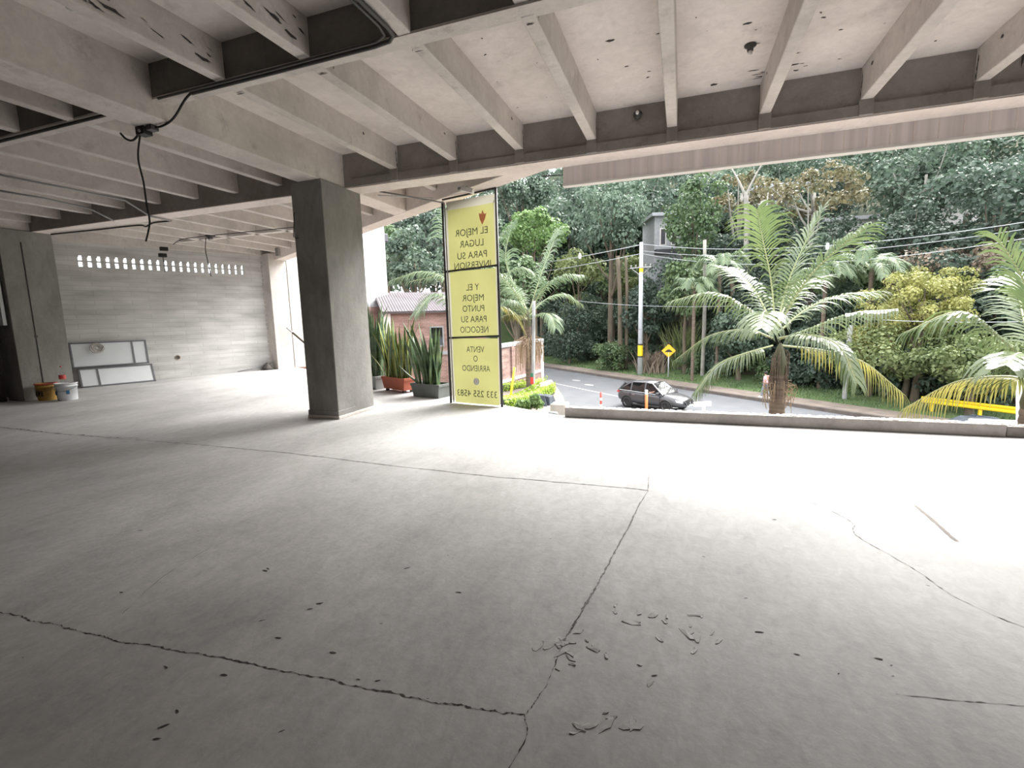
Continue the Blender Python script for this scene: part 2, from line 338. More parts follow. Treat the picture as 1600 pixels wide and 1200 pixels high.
# columns
def column(x0, x1, y0, y1, label, zt=ZB):
    r = empty('concrete_column', ((x0 + x1) / 2, (y0 + y1) / 2, 0), label, 'column'); r['kind'] = 'structure'
    hx, hy = (x1 - x0) / 2, (y1 - y0) / 2
    b = MB(); b.box(-hx, hx, -hy, hy, 0, zt); b.build('shaft', M['column'], r, bevel=.012)
    return r, hx, hy
cr, hx, hy = column(-5.60, -5.03, 6.0, 6.92, 'square raw concrete column with one dark face beside the planters')
b = MB(); b.box(-hx - .02, hx + .025, -hy - .02, hy + .02, 0, .05); b.build('base_plinth', M['ceil'], cr, bevel=.01)
b = MB(); b.box(-hx - .012, hx + .012, -hy - .012, hy - .5, .05, .13); b.build('base_collar', M['column'], cr, bevel=.006)
cl, hx, hy = column(-13.78, -13.2, 6.0, 6.92, 'wide stained concrete column behind the two paint buckets')
b = MB(); b.tube([(hx + .004, -hy + .36, .3), (hx + .004, -hy + .36, ZB - .25)], .011, 6); b.build('groove', M['conduit'], cl)
b = MB(); b.lathe([(0, 0), (.03, .0), (.03, .01), (0, .01)], 10, c=(0, 0, 0)); k = b.build('stain_spot', M['conduit'], cl); k.location = (hx + .012, -hy + .36, 1.37); k.rotation_euler.y = math.pi / 2
# far column group at the end of the block wall
fc = empty('concrete_column', (-12.85, 12.85, 0), 'pale concrete column at the far end of the block wall', 'column'); fc['kind'] = 'structure'; fc.rotation_euler.z = math.atan2(wd.y, wd.x)
b = MB(); b.box(-.38, .18, -.28, .30, 0, 3.8); b.build('shaft', M['ceil'], fc, bevel=.01)
b = MB(); b.box(.20, .85, -.28, .22, 0, 3.8); b.build('outer_shaft', M['ceil'], fc, bevel=.01)
b = MB(); b.box(.179, .201, -.26, .22, 0, 3.8); b.build('groove', M['conduit'], fc)

# ceiling
b = MB(); b.prism([(-22, -7), (12, -7), (12, YO + .0), (-1.75, YO), (-13.1, 13.25), (-14.2, 13.6), (-17.5, 6), (-22, 6)], ZS, ZS + .25)
ceiling = tag(b.build('ceiling', M['slab']), kind='structure')
def rib(name, x0, x1, y0, y1, z0, z1=ZS + .01, m=None, bev=.012):
    b = MB(); b.box(x0, x1, y0, y1, z0, z1); return b.build(name, m or M['ceil'], ceiling, bevel=bev)
ribx = [-4.13, -3.14, -2.14, -1.15, -.16, .86, 1.85, 2.84, 3.83, 4.82, 5.8, 6.8, 7.8] + [-6.35, -7.32, -8.27, -9.24, -10.22, -11.2, -12.2, -13.2]
for x in ribx:
    j = rnd.uniform(-.012, .012)
    rib('ceiling_rib', x - .06, x + .06, YC + .06, YB + .01, ZR + j)
    rib('ceiling_rib', x - .062, x + .058, -7, YC - .05, ZR + .004 - j)
# cross beam between the rib fields
rib('cross_beam', -22, 12, YC - .06, YC + .10, ZR + .01, m=M['crossbeam'])  # faces in the shade-dark colour
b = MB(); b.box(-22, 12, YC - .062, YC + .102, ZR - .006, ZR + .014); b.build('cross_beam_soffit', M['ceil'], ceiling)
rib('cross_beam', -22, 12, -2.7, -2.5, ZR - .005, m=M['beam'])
# main girder running over the columns
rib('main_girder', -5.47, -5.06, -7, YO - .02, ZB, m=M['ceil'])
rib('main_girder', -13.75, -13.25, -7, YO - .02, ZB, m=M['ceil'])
# edge beam along the opening and its continuation over the room
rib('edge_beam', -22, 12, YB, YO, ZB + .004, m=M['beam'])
b = MB(); b.box(-13.2, -5.05, YB + .004, YO + .0, ZB - .004, ZB + .006); b.build('beam_soffit', M['pink'], ceiling)  # pale sheet paints the light on the beam's underside
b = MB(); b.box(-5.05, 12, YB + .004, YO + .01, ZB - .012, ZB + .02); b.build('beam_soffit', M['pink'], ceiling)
# rear field behind the edge beam: ribs up to the oblique beam
for x in [-3.1, -4.15, -6.35, -7.32, -8.27, -9.24, -10.22, -11.2, -12.2, -13.2]:
    y1 = obl_y(x) - .25
    if y1 > YO + .1: rib('ceiling_rib', x - .06, x + .06, YO, y1, ZR)
rib('main_girder', -5.47, -5.06, YO, obl_y(-5.2), ZB, m=M['pink'])
rib('cross_beam', -12.9, -7.4, 9.6, 9.75, ZR, m=M['ceil'])
# oblique edge beam
b = MB(); A0 = V((OB[0][0] + .55, OB[0][1] - .30, 0)); A1 = V((OB[1][0] - .6, OB[1][1] + .33, 0)); W_ = ob_n * -.34
xi = OB[0][0] - (.34 / abs(ob_n.y)) / abs(ob_d.y / ob_d.x)
b.prism([(OB[0][0], YO - .01), (OB[1][0], OB[1][1]), (A1 + W_).xy[:], (xi, YO - .01)], ZB - .006, ZS + .2); b.build('oblique_edge_beam', M['pink'], ceiling, bevel=.01)
# fascia outside the edge beam, with its bottom edge painted sky-bright
b = MB(); b.box(-1.62, 12, YO + .012, YO + .11, 3.36, ZS + .2); b.build('edge_fascia', M['fascia'], ceiling)
b = MB()
for i in range(60):
    x = -1.62 + i * .225
    b.box(x, x + .012, YO + .006, YO + .014, 3.37, ZB + .05)
b.build('fascia_joints', M['pink'], ceiling)
b = MB(); b.box(-1.63, 12, YO + .008, YO + .13, 3.335, 3.362); b.build('skylit_edge', M['white_edge'], ceiling)  # white strip stands in for sky light on the fascia's bottom face
# rough patches: dark cracks and honeycombed spots on ribs and beam
def blot(P, U, W_, su, sw, m=M['crack'], n=11, name='rust_stain', seed=0):
    q = random.Random(seed); P, U, W_ = V(P), V(U).normalized(), V(W_).normalized(); vs = []
    for k in range(n):
        a = 2 * math.pi * k / n; vs.append(P + U * math.cos(a) * su * q.uniform(.35, 1.2) + W_ * math.sin(a) * sw * q.uniform(.35, 1.2))
    return vs
b = MB(); sd = 0
def addblot(*a):
    global sd
    sd += 1; vs = blot(*a, seed=sd); b.add(vs, [tuple(range(len(vs)))])
for x in ribx[:9]:
    s = -1 if x > .3 else 1
    for k in range(3):                          # crack where the rib meets the beam
        addblot((x + s * .064, YB - .03 - .01 * k, 3.82 + .08 * k), (0, 0, 1), (0, 1, 0), .06, .012)
    if rnd.random() < .7: addblot((x + s * .0635, YB - rnd.uniform(.3, .9), 4.0), (0, 1, 0), (0, 0, 1), .035, .02)
for x in ribx[:9]: addblot((x + rnd.uniform(-.02, .02), YC + .16, ZR - .016), (1, 0, 0), (0, 1, 0), .055, .010)
for (X, Y) in [(.9, 5.9), (.98, 6.2), (1.12, 6.35), (.62, 5.6), (1.05, 5.95), (2.3, 5.2), (.3, 6.35), (.5, 5.2), (-.7, 5.0)]:
    addblot((X, Y, ZS - .002), (1, 0, 0), (0, 1, 0), rnd.uniform(.03, .07), rnd.uniform(.015, .035))
for (X, Y, Z, L) in [(-4.066, 2.1, 3.93, .16), (-4.066, 2.35, 3.9, .12), (-4.066, 2.7, 3.86, .10), (-3.076, 3.3, 3.9, .08), (-3.076, 3.45, 3.85, .07), (-4.066, 3.45, 3.86, .08), (-4.066, 1.9, 3.88, .1)]:
    addblot((X, Y, Z), (0, 1, -.1), (0, 0, 1), L, .02)
for k in range(34):
    y = 1.7 + 1.9 * rnd.random(); X_ = rnd.choice((-4.066, -4.066, -3.076)); addblot((X_, y, 3.80 + .02 + .12 * abs(rnd.gauss(0, .6)) + (.08 if y > 3.2 else 0)), (0, 1, -.25), (0, .2, 1), rnd.uniform(.02, .09), rnd.uniform(.004, .014))
for k in range(26):
    x = rnd.choice(ribx[:6]); addblot((x + rnd.choice((-.065, .065)) * .99, YC + .12 + abs(rnd.gauss(0, .06)), 3.8 + .25 * rnd.random()), (0, .1, 1), (0, 1, 0), rnd.uniform(.02, .06), rnd.uniform(.004, .012))
for k in range(40):
    addblot((rnd.uniform(-2, 4), rnd.uniform(4.2, 6.5), ZS - .003), (1, rnd.uniform(-.5, .5), 0), (0, 1, 0), rnd.uniform(.008, .03), rnd.uniform(.005, .015))
for k in range(14):
    addblot((rnd.uniform(.5, 1.2), YB - .25 + rnd.gauss(0, .08), ZS - .003), (1, 0, 0), (0, 1, 0), rnd.uniform(.02, .07), rnd.uniform(.006, .02))
for (X, Z) in [(3.35, 3.85), (3.36, 3.72), (3.34, 3.95), (3.37, 3.63)]: addblot((X + .38, YB - .003, Z), (1, 0, 0), (0, 0, 1), .02, .09)
addblot((3.15, YB - .003, 3.95), (1, 0, 0), (0, 0, 1), .012, .12)
tag(b.build('damage_spots', M['crack'], ceiling), kind='stuff')
for x in ribx[:13]:
    b2 = MB(); b2.box(x - .065, x + .065, YB - .045, YB + .01, ZB + .003, ZR); b2.build('rib_stub', M['beam'], ceiling, bevel=.004)
# formwork ledge along the beam's inner face
b = MB(); b.box(-4.9, 12, YB - .022, YB + .01, ZB + .0, ZB + .12); b.build('beam_ledge', M['beam'], ceiling, bevel=.006)

# walls out of sight that close the room behind and left of the camera
def wallbox(name, x0, x1, y0, y1, z1=ZS, m=None):
    b = MB(); b.box(x0, x1, y0, y1, 0, z1); return tag(b.build(name, m or M['ceil']), kind='structure')
wallbox('wall_back', -22, 12, -7.2, -7.0, m=M['brown'])
wallbox('wall_side', -22.2, -22, -7, 6.2, m=M['brown'])
wallbox('wall_right_blocker', 7.6, 7.8, -7, 6.5, m=M['beam'])  # unseen wall added to cut daylight on the right of the floor
wallbox('wall_front', -22, -13.78, 6.3, 6.55, m=M['beam'])

# left block wall with real perforations: local x runs along the wall, z up
L_ = 1.4 + 4.70; T = .14; z0h, z1h = 3.10, 3.42; s0 = 1.4 + .13; pitch = .187; nh = 22; hw = .095
b = MB()
def wb(x0, x1, z0, z1): b.box(x0, x1, -T, 0, z0, z1)
wb(0, L_, 0, z0h); wb(0, L_, z1h, 3.76); wb(0, s0, z0h, z1h); wb(s0 + nh * pitch, L_, z0h, z1h)
for i in range(nh):
    x = s0 + i * pitch
    wb(x + hw, x + pitch, z0h, z1h)
    zm = (z0h + z1h) / 2
    wb(x, x + hw, z0h, z0h + .012); wb(x, x + hw, zm - .014, zm + .014); wb(x, x + hw, z1h - .012, z1h)
    wb(x + .0, x + .022, zm + .1, z1h - .012)
wang = math.atan2(wd.y, wd.x)
away = V((-wd.y, wd.x, 0))                  # from the room into the wall; the room face is local y = -T
wall = tag(b.build('wall_left', M['wallbrick'], loc=(wa + away * T), rz=wang), kind='structure')
b = MB(); b.box(0, L_, -T - .02, .02, 3.72, ZS); b.build('wall_beam', M['ceil'], wall, bevel=.01)
b = MB()
for i in range(26):
    z = i * .145; b.box(L_ - .02 - .02 * rnd.random(), L_ + .02, -T - .006, -T + .02, z, z + .11)
b.build('ragged_end', M['kerbc'], wall)
def wl(s, z, off=.0):                   # point on the wall's room face; s is the distance along the wall
    return wa + wd * (1.4 + s) - away * off + V((0, 0, z))

# kerb along the opening
b = MB(); b.box(-1.63, 3.55, YO + .0, YO + .12, 0, .145); k1 = tag(b.build('trim_1', M['kerbc'], bevel=.008), kind='structure')
b = MB(); b.box(3.56, 12, YO + .01, YO + .13, 0, .125); tag(b.build('trim_2', M['beam'], bevel=.008), kind='structure')
b = MB(); rr = random.Random(9)
for i in range(420):
    x = rr.uniform(-1.6, 6); s = rr.uniform(.006, .018); b.box(x - s, x + s, YO + rr.uniform(.01, .1), YO + .115, .13, (.143 if x < 3.55 else .125) + s * .7)
b.build('crumbled_mortar', M['white_edge'], k1)

# ------------------------------------------------------------------ services under the ceiling
def tubeobj(name, pts, rad, m, parent=None, n=8, seg=None):
    b = MB(); b.tube(bez(pts, seg) if seg else pts, rad, n); return b.build(name, m, parent, smooth=True)
zc = ZR - .02
o = tubeobj('conduit', [(-2.19, 2.2, zc), (-2.19, 3.1, zc), (-2.19, 3.5, zc), (-2.21, 3.6, zc), (-2.28, 3.66, zc), (-2.45, 3.68, zc), (-3.5, 3.69, zc), (-4.55, 3.69, zc)], .017, M['conduit'])
tag(o, 'dark steel conduit bending round a corner under the ceiling cross beam', 'conduit')
o = tubeobj('conduit', [(-2.24, 2.2, zc), (-2.24, 3.45, zc), (-2.27, 3.57, zc), (-2.38, 3.625, zc), (-3.5, 3.64, zc), (-4.95, 3.64, zc)], .012, M['conduit']); o.parent = None
tag(o, 'thinner conduit running right beside the bent one under the cross beam', 'conduit')
o = tubeobj('conduit', [(-10.5, 3.69, zc), (-8, 3.69, zc), (-5.9, 3.69, zc), (-5.55, 3.69, zc)], .016, M['conduit'])
tag(o, 'dark conduit under the cross beam on the far side of the girder', 'conduit')
o = tubeobj('cable', [(-4.55, 3.68, zc), (-4.7, 3.72, zc - .03), (-4.95, 3.78, zc - .13), (-5.15, 3.8, ZB - .02), (-5.35, 3.8, ZB - .015)], .011, M['cable'], seg=20)
tag(o, 'short black cable sagging from the conduit to the junction box', 'cable')
jb = empty('junction_box', (-5.42, 3.79, ZB - .05), 'small open black junction box under the girder with cables hanging out', 'junction box')
b = MB(); b.box(-.06, .06, -.05, .05, -.03, .05); b.build('box', M['cable'], jb, bevel=.005)
b = MB(); b.tube([(.01, -.05, 0), (.01, -.062, 0)], .016, 10); tag(b.build('knockout', M['polegrey'], jb), 'pale round knockout')
b = MB(); b.box(.09, .17, -.04, .04, -.0, .05); b.build('strap', M['conduit'], jb)
o = tubeobj('cable', [(-5.46, 3.78, 3.56), (-5.5, 3.75, 3.3), (-5.48, 3.76, 3.05), (-5.46, 3.75, 2.85), (-5.43, 3.74, 2.65), (-5.43, 3.72, 2.55), (-5.47, 3.7, 2.42)], .009, M['cable'], seg=40)
tag(o, 'long black cable dangling from the junction box under the girder', 'cable')
o = tubeobj('cable', [(-5.48, 3.79, 3.56), (-5.6, 3.79, 3.50), (-5.72, 3.8, 3.53), (-5.8, 3.8, 3.6)], .011, M['cable'], seg=16)
tag(o, 'short black cable end curling up from the junction box', 'cable')
# grey pipes crossing the left rib field toward the edge beam
for pts, lab in (([(0, 273), (120, 297), (195, 313), (235, 338), (268, 345)], 'thin grey pipe crossing the ribs and bending down to the edge beam'),
                 ([(0, 298), (70, 310), (140, 326), (178, 345)], 'second thin grey pipe slanting across the ribs to the edge beam')):
    P = [onz(x, y, ZR - .03) for x, y in pts[:3]] + [onz(x, y, ZB - .03) for x, y in pts[3:]]
    tag(tubeobj('ceiling_pipe', P, .016, M['polegrey']), lab, 'pipe')
P = [onz(x, y, 3.57) for x, y in ((80, 366), (150, 359), (215, 352), (228, 354), (240, 348), (268, 345))]
tag(tubeobj('cable', P, .016, M['cable'], seg=30), 'black cable running along the underside of the rear edge beam', 'cable')
P = [onz(x, y, 3.66) for x, y in ((270, 382), (285, 374), (320, 369), (330, 368), (390, 362), (440, 357), (470, 354))]
tag(tubeobj('cable', P, .010, M['conduit'], seg=30), 'thin cable strung under the ribs of the rear bay', 'cable')
P = [at(322, 368, 11.0), at(321, 390, 11.0), at(325, 410, 11.0), at(330, 432, 11.0)]
tag(tubeobj('cable', P, .007, M['cable'], seg=16), 'thin cable hanging from the lamp holder in the rear bay', 'cable')
P = [at(461, 332, 8), at(459.5, 334, 8), at(459, 370, 8), at(463, 372, 8), at(467, 372, 8)]
tag(tubeobj('cable', P, .007, M['cable']), 'thin wire hanging just beside the dark face of the column', 'cable')
def holder(P, lab, sc_=1.):
    r = empty('lamp_holder', P, lab, 'lamp holder')
    b = MB(); b.lathe([(0, 0), (.055 * sc_, 0), (.055 * sc_, -.015), (.03 * sc_, -.03), (.028 * sc_, -.06), (0, -.06)], 14); b.build('base', M['conduit'], r, smooth=True)
    b = MB(); b.lathe([(0, -.055), (.02 * sc_, -.055), (.022 * sc_, -.085), (0, -.1)], 12); b.build('socket', M['white_edge'], r, smooth=True)
    return r
holder((.58, 5.6, ZS), 'small corroded lamp holder on the pale slab between ribs')
h = holder((-.57, YB - .022, 3.98), 'bare lamp socket stuck low on the edge beam face'); h.rotation_euler.x = -math.pi / 2
holder(at(328, 368, 10.9), 'dark lamp holder hanging among the ribs over the block wall', 1.6)
h = holder((-4.6, 2.78, ZS), 'pale round lamp base at the topmost edge of the ceiling', 2.2)
for (x, y, lab) in ((256, 389, 'small black box fixed under the ceiling over the perforated wall'), (254, 399, 'small black box hanging below another over the perforated wall')):
    b = MB(); P = at(x, y, 12.9); b.box(-.07, .07, -.05, .05, -.04, .04); tag(b.build('fixture_box', M['cable'], loc=P, bevel=.01, rz=wang), lab, 'box')
b = MB(); P = [at(254, 399, 12.9), at(256, 410, 12.9), at(258, 425, 12.9)]; tag(tubeobj('cable', P, .008, M['cable']), 'short wire hanging down over the perforated row from the black box', 'cable')
b = MB(); P = at(434, 394, 12.9); b.box(-.05, .05, -.04, .04, -.1, .1); tag(b.build('fixture_box', M['beam'], loc=P, bevel=.02), 'dark bracket at the top of the far column', 'bracket')

# ------------------------------------------------------------------ things along the block wall
def framed_unit(name, s0_, z0_, wdt, hgt, bars, lab, off0, off1):
    """flat aluminium frame leaning on the wall: bars = fraction of width of the divider"""
    r = empty(name, wl(s0_, z0_, off0), lab, 'window frame'); r.rotation_euler.z = wang
    tilt = math.atan2(off0 - off1, hgt); r.rotation_euler = (-tilt if False else 0, 0, wang)
    T4 = Matrix.Rotation(-tilt, 4, 'X')
    b = MB(); t = .035
    b.box(0, wdt, -.02, .02, 0, t, M4=T4); b.box(0, wdt, -.02, .02, hgt - t, hgt, M4=T4); b.box(0, t, -.02, .02, 0, hgt, M4=T4); b.box(wdt - t, wdt, -.02, .02, 0, hgt, M4=T4)
    b.build('frame', M['alu'], r)
    x = bars * wdt; b = MB(); b.box(x - t / 2, x + t / 2, -.022, .022, t, hgt - t, M4=T4); b.build('divider', M['alu'], r)
    for (a, c) in ((t, x - t / 2), (x + t / 2, wdt - t)):
        b = MB(); b.box(a, c, -.006, .006, t, hgt - t, M4=T4); b.build('panel', M['board'], r)
    return r
framed_unit('window_frame', -.30, .50, 1.62, .66, .80, 'white paned dark frame with the wide pane first, standing higher against the block wall', .14, .05)
framed_unit('window_frame', -.22, .0, 1.58, .52, .24, 'white paned dark frame with the narrow pane first, on the floor against the block wall', .42, .20)
b = MB(); rr = random.Random(3)
for k in range(7):
    R_ = .045 + k * .014; pts = [(math.cos(a) * R_ * 1.1 + rr.uniform(-.008, .008), -.01 - k * .006 + rr.uniform(-.01, .01), math.sin(a) * R_ + rr.uniform(-.01, .01)) for a in [j * .5 for j in range(14)]]
    b.tube(pts, .014, 6)
tag(b.build('wire_coil', M['kerbc'], smooth=True, loc=wl(.22, 1.0, .2), rz=wang), 'pale brown coil of wire hanging over the upper white pane', 'coil')
ob = empty('outlet_box', wl(2.05, .6, .0), 'small round electric outlet box low in the block wall', 'outlet box'); ob.rotation_euler = (math.pi / 2, 0, wang)
b = MB(); b.lathe([(.065, -.0), (.07, .012), (.055, .014), (.05, -.0)], 16); b.build('rim', M['fibre'], ob, smooth=True)
b = MB(); b.lathe([(0, .003), (.05, .003)], 16); b.build('recess', M['conduit'], ob)

def bucket(x, y, R_, h, body, lab, band=None):
    r = empty('paint_bucket', (x, y, 0), lab, 'bucket')
    b = MB(); b.lathe([(0, 0), (R_ * .86, 0), (R_ * .88, .01), (R_ * .97, h * .8), (R_ * 1.04, h * .8), (R_ * 1.04, h * .84), (R_ * .98, h * .85), (R_, h - .02), (R_ * 1.06, h - .02), (R_ * 1.06, h), (R_ * .95, h), (R_ * .93, h - .05), (0, h - .05)], 28)
    b.build('body', body, r, smooth=True)
    b = MB(); b.tube([(R_ * 1.05 * math.cos(a), R_ * 1.05 * math.sin(a), h * .82 - .10 * math.sin((a + 2.6) / 3.14 * math.pi)) for a in [-2.6 + j * .22 for j in range(15)]], .004, 5); b.build('handle', M['alu'], r)
    return r
by = bucket(-12.92, 6.26, .175, .36, M['bucket_y'], 'ochre yellow paint bucket with a red rim beside the stained column')
b = MB(); b.lathe([(.178, .345), (.19, .345), (.19, .368), (.16, .368)], 28); tag(b.build('rim', M['redlabel'], by, smooth=True), 'red rim')
b = MB()
for k in range(5): b.add(*[[(.178 * math.cos(a) , .178 * math.sin(a), z) for a, z in ((-2.4 + k * .34, .1 + .03 * (k % 2)), (-2.2 + k * .34, .09), (-2.15 + k * .34, .2), (-2.38 + k * .34, .23))], [(0, 1, 2, 3)]])
b.build('label', M['brown'], by)
bw = bucket(-12.42, 6.36, .185, .37, M['bucket_w'], 'white plastic paint bucket with blue label patches beside the wall frames')
for a0, a1, z0, z1 in ((-2.05, -1.45, .13, .21), (-.55, -.25, .14, .22)):
    b = MB(); n = 6; b.add([(.1835 * math.cos(a0 + (a1 - a0) * i / n), .1835 * math.sin(a0 + (a1 - a0) * i / n), z) for z in (z0, z1) for i in range(n + 1)], [(i, i + 1, n + 2 + i, n + 1 + i) for i in range(n)]); tag(b.build('label', M['blue'], bw), 'blue label patch')
bo = empty('soda_bottle', (-12.62, 6.42, .32), 'clear plastic bottle with a red label standing in the white bucket', 'bottle')
b = MB(); b.lathe([(0, 0), (.05, 0), (.058, .02), (.058, .20), (.055, .25), (.035, .32), (.016, .36), (.015, .38)], 18); b.build('body', M['clear'], bo, smooth=True)
b = MB(); b.lathe([(.0595, .12), (.0595, .21)], 18); tag(b.build('label', M['redlabel'], bo, smooth=True), 'red label')
b = MB(); b.lathe([(.0, .405), (.018, .403), (.019, .378), (.015, .378)], 14); b.build('cap', M['redlabel'], bo, smooth=True)
# dark boards and a white panel at the far left end
b = MB(); b.box(-.42, .1, -.05, .05, 0, 1.55, M4=Matrix.Rotation(.06, 4, 'X')); tag(b.build('dark_board', M['brown'], loc=(-13.72, 5.86, 0), bevel=.01), 'dark brown wooden board leaning in the corner before the stained column', 'board')
b = MB(); b.box(-.6, .02, -.03, .03, 0, 1.0); tag(b.build('wall_board', M['board'], loc=(-13.30, 5.93, 1.62)), 'white panel fixed high at the edge of the stained column', 'panel')
b = MB(); rr = random.Random(4)
b.lathe([(0, 0), (.12, .0), (.16, .06), (.12, .16), (.05, .22), (0, .23)], 14)
b.v = [(x + rr.uniform(-.025, .025), y + rr.uniform(-.025, .025), max(0, z + rr.uniform(-.02, .02))) for x, y, z in b.v]
P = wl(4.50, 0, .2); tag(b.build('debris_sack', M['bag'], loc=P, smooth=True), 'dark crumpled debris sack at the foot of the pale far column', 'sack')
P0, P1 = wl(3.6, .02, .12), wl(4.35, .10, .14); tag(tubeobj('steel_bar', [P0, P1], .012, M['alu']), 'thin dark bar lying against the wall beside the debris sack', 'bar')
p0 = at(448, 512, 12.2); p1 = at(500, 556, 11.6)
sk = empty('rake_pole', p0, 'slanting thin wooden pole with a white tip behind the column', 'pole')
b = MB(); b.tube([V((0, 0, 0)), (p1 - p0) * .18], .018, 8); tag(b.build('tip', M['white'], sk), 'white tip')
b = MB(); b.tube([(p1 - p0) * .18, (p1 - p0), (p1 - p0) * 1.25 ], .022, 8); b.build('shaft', M['bark'], sk)

# ------------------------------------------------------------------ banner in its steel frame
BL = V((-3.93, 7.70, 0)); BR = V((-2.86, 7.50, 0)); bd = (BR - BL).normalized(); bw_ = (BR - BL).length
ban = empty('banner_stand', BL, 'tall steel framed yellow banner in three panels seen from behind', 'banner'); ban.rotation_euler.z = math.atan2(bd.y, bd.x)
HB = 3.55
def btube(name, a, c, r=.018, m='black'):
    b = MB(); b.tube([a, c], r, 8); return b.build(name, M[m], ban, smooth=True)
btube('upright', (0, 0, 0), (0, 0, HB - .03), .022); btube('upright', (bw_, 0, 0), (bw_, 0, HB + .03), .022)
for z in (HB, 2.34, 1.18): btube('crossbar', (0, 0, z), (bw_, 0, z + (.03 if z > 3 else .03)), .016)
btube('upright', (.085, -.03, .02), (.065, -.03, HB - .06), .010, 'polegrey')
def sheet(name, x0, x1, z0, z1, m, wob=.012, n=14):
    b = MB()
    for j in range(n + 1):
        for i in range(n + 1):
            x = x0 + (x1 - x0) * i / n; z = z0 + (z1 - z0) * j / n
            y = wob * noise.noise(V((x * 2.5 + z * 1.4, z * 2.2, 3))) + .01 * math.sin((x + z * .5) * 9) * .4
            b.v.append((x, y, z))
    for j in range(n):
        for i in range(n): b.face((j * (n + 1) + i, j * (n + 1) + i + 1, (j + 1) * (n + 1) + i + 1, (j + 1) * (n + 1) + i))
    return b.build(name, m, ban, smooth=True)
x0b, x1b = .10, bw_ - .05
pan = [(2.35, 3.36), (1.20, 2.33), (.02, 1.17)]
for z0, z1 in pan: sheet('banner_panel', x0b, x1b, z0, z1, M['yellow'])
sheet('banner_hem', x0b - .02, x1b + .02, 3.36, 3.50, M['hem'])
sheet('banner_hem', x0b - .07, x0b, .05, 3.40, M['hem'], .004); sheet('banner_hem', x1b, x1b + .03, .05, 3.40, M['hem'], .004)
def text(s, cx, z, h, wmax, name='lettering', m='ink', y=-.022):
    """writing printed on the far side and showing through: mirrored as seen from the room"""
    cu = bpy.data.curves.new(name, 'FONT'); cu.body = s; cu.size = 1; cu.align_x = 'CENTER'; cu.extrude = 0.0; cu.resolution_u = 3; cu.offset = 0
    to = bpy.data.objects.new(name, cu); C.objects.link(to); dg = bpy.context.evaluated_depsgraph_get(); me = bpy.data.meshes.new_from_object(to.evaluated_get(dg))
    bpy.data.objects.remove(to); xs = [v.co.x for v in me.vertices]; W0 = max(xs) - min(xs); mid = (max(xs) + min(xs)) / 2; sz = h / .70; kx = min(sz, wmax / W0)
    vs = [(cx - (v.co.x - mid) * kx, y, z + v.co.y * sz) for v in me.vertices]; fs = [tuple(p.vertices) for p in me.polygons]; bpy.data.meshes.remove(me)
    b = MB(); b.add(vs, fs); o = b.build(name, M[m], ban); return o
cxb = (x0b + x1b) / 2 + .02
for s_, z, wm in (('EL MEJOR', 2.90, .60), ('LUGAR', 2.71, .44), ('PARA SU', 2.52, .55), ('INVERSION', 2.355, .68)): text(s_, cxb, z, .112, wm * 1.1)
for s_, z, wm in (('Y EL', 1.99, .24), ('MEJOR', 1.81, .40), ('PUNTO', 1.63, .40), ('PARA SU', 1.45, .47), ('NEGOCIO', 1.27, .52)): text(s_, cxb - .01, z, .108, wm * 1.12)
for s_, z, wm in (('VENTA', .93, .33), ('O', .77, .08), ('ARRIENDO', .60, .52)): text(s_, cxb + .0, z, .105, wm * 1.12)
text('333 255 4583', cxb + .0, .15, .115, .84)
b = MB(); b.lathe([(0, 0), (.062, 0), (.062, .004), (0, .004)], 20); o = b.build('logo_disc', M['white'], ban); o.location = (cxb + .0, -.018, .42); o.rotation_euler.x = math.pi / 2
text('C', cxb + .0, .405, .035, .03, 'logo_mark', 'orange', y=-.028)
b = MB()                                   # orange flame-like mark, top corner
b.add([(x1b - .22 + x * .1, -.024, 3.10 + z * .1) for x, z in ((0, -.6), (.55, .2), (.9, 1.2), (.5, 1.0), (.1, 1.7), (-.1, 1.1), (-.6, 1.3), (-.45, .3))], [(0, 1, 2, 3, 4, 5, 6, 7)]); b.build('logo_mark', M['orange'], ban)
# bracing and hardware over the banner
tag(tubeobj('brace_bar', [ban.location + V((.02, 0, HB - .05)), V((-4.75, 7.05, 3.63))], .014, M['polegrey']), 'grey brace bar from the beam to the far upper corner of the banner', 'bar')
tag(tubeobj('brace_bar', [V((-4.05, 7.62, HB + .02)), V((-4.85, 7.15, 3.60))], .010, M['white_edge']), 'thin pale bar lying beside the grey brace over the banner', 'bar')
tag(tubeobj('steel_rod', [V((-1.95, 6.98, 3.52)), V((-1.62, 6.96, 3.50))], .008, M['black']), 'short dark rod sticking out from the end of the fascia', 'rod')
fx = empty('floodlight', (-3.25, 7.25, 3.53), 'small pale floodlight fixed under the beam above the banner', 'floodlight')
b = MB(); b.box(-.11, .11, -.04, .04, -.03, .045, M4=Matrix.Rotation(.35, 4, 'Y')); b.build('housing', M['white_edge'], fx, bevel=.01)
b = MB(); b.box(-.16, .0, -.02, .02, .02, .06); b.build('bracket', M['polegrey'], fx)

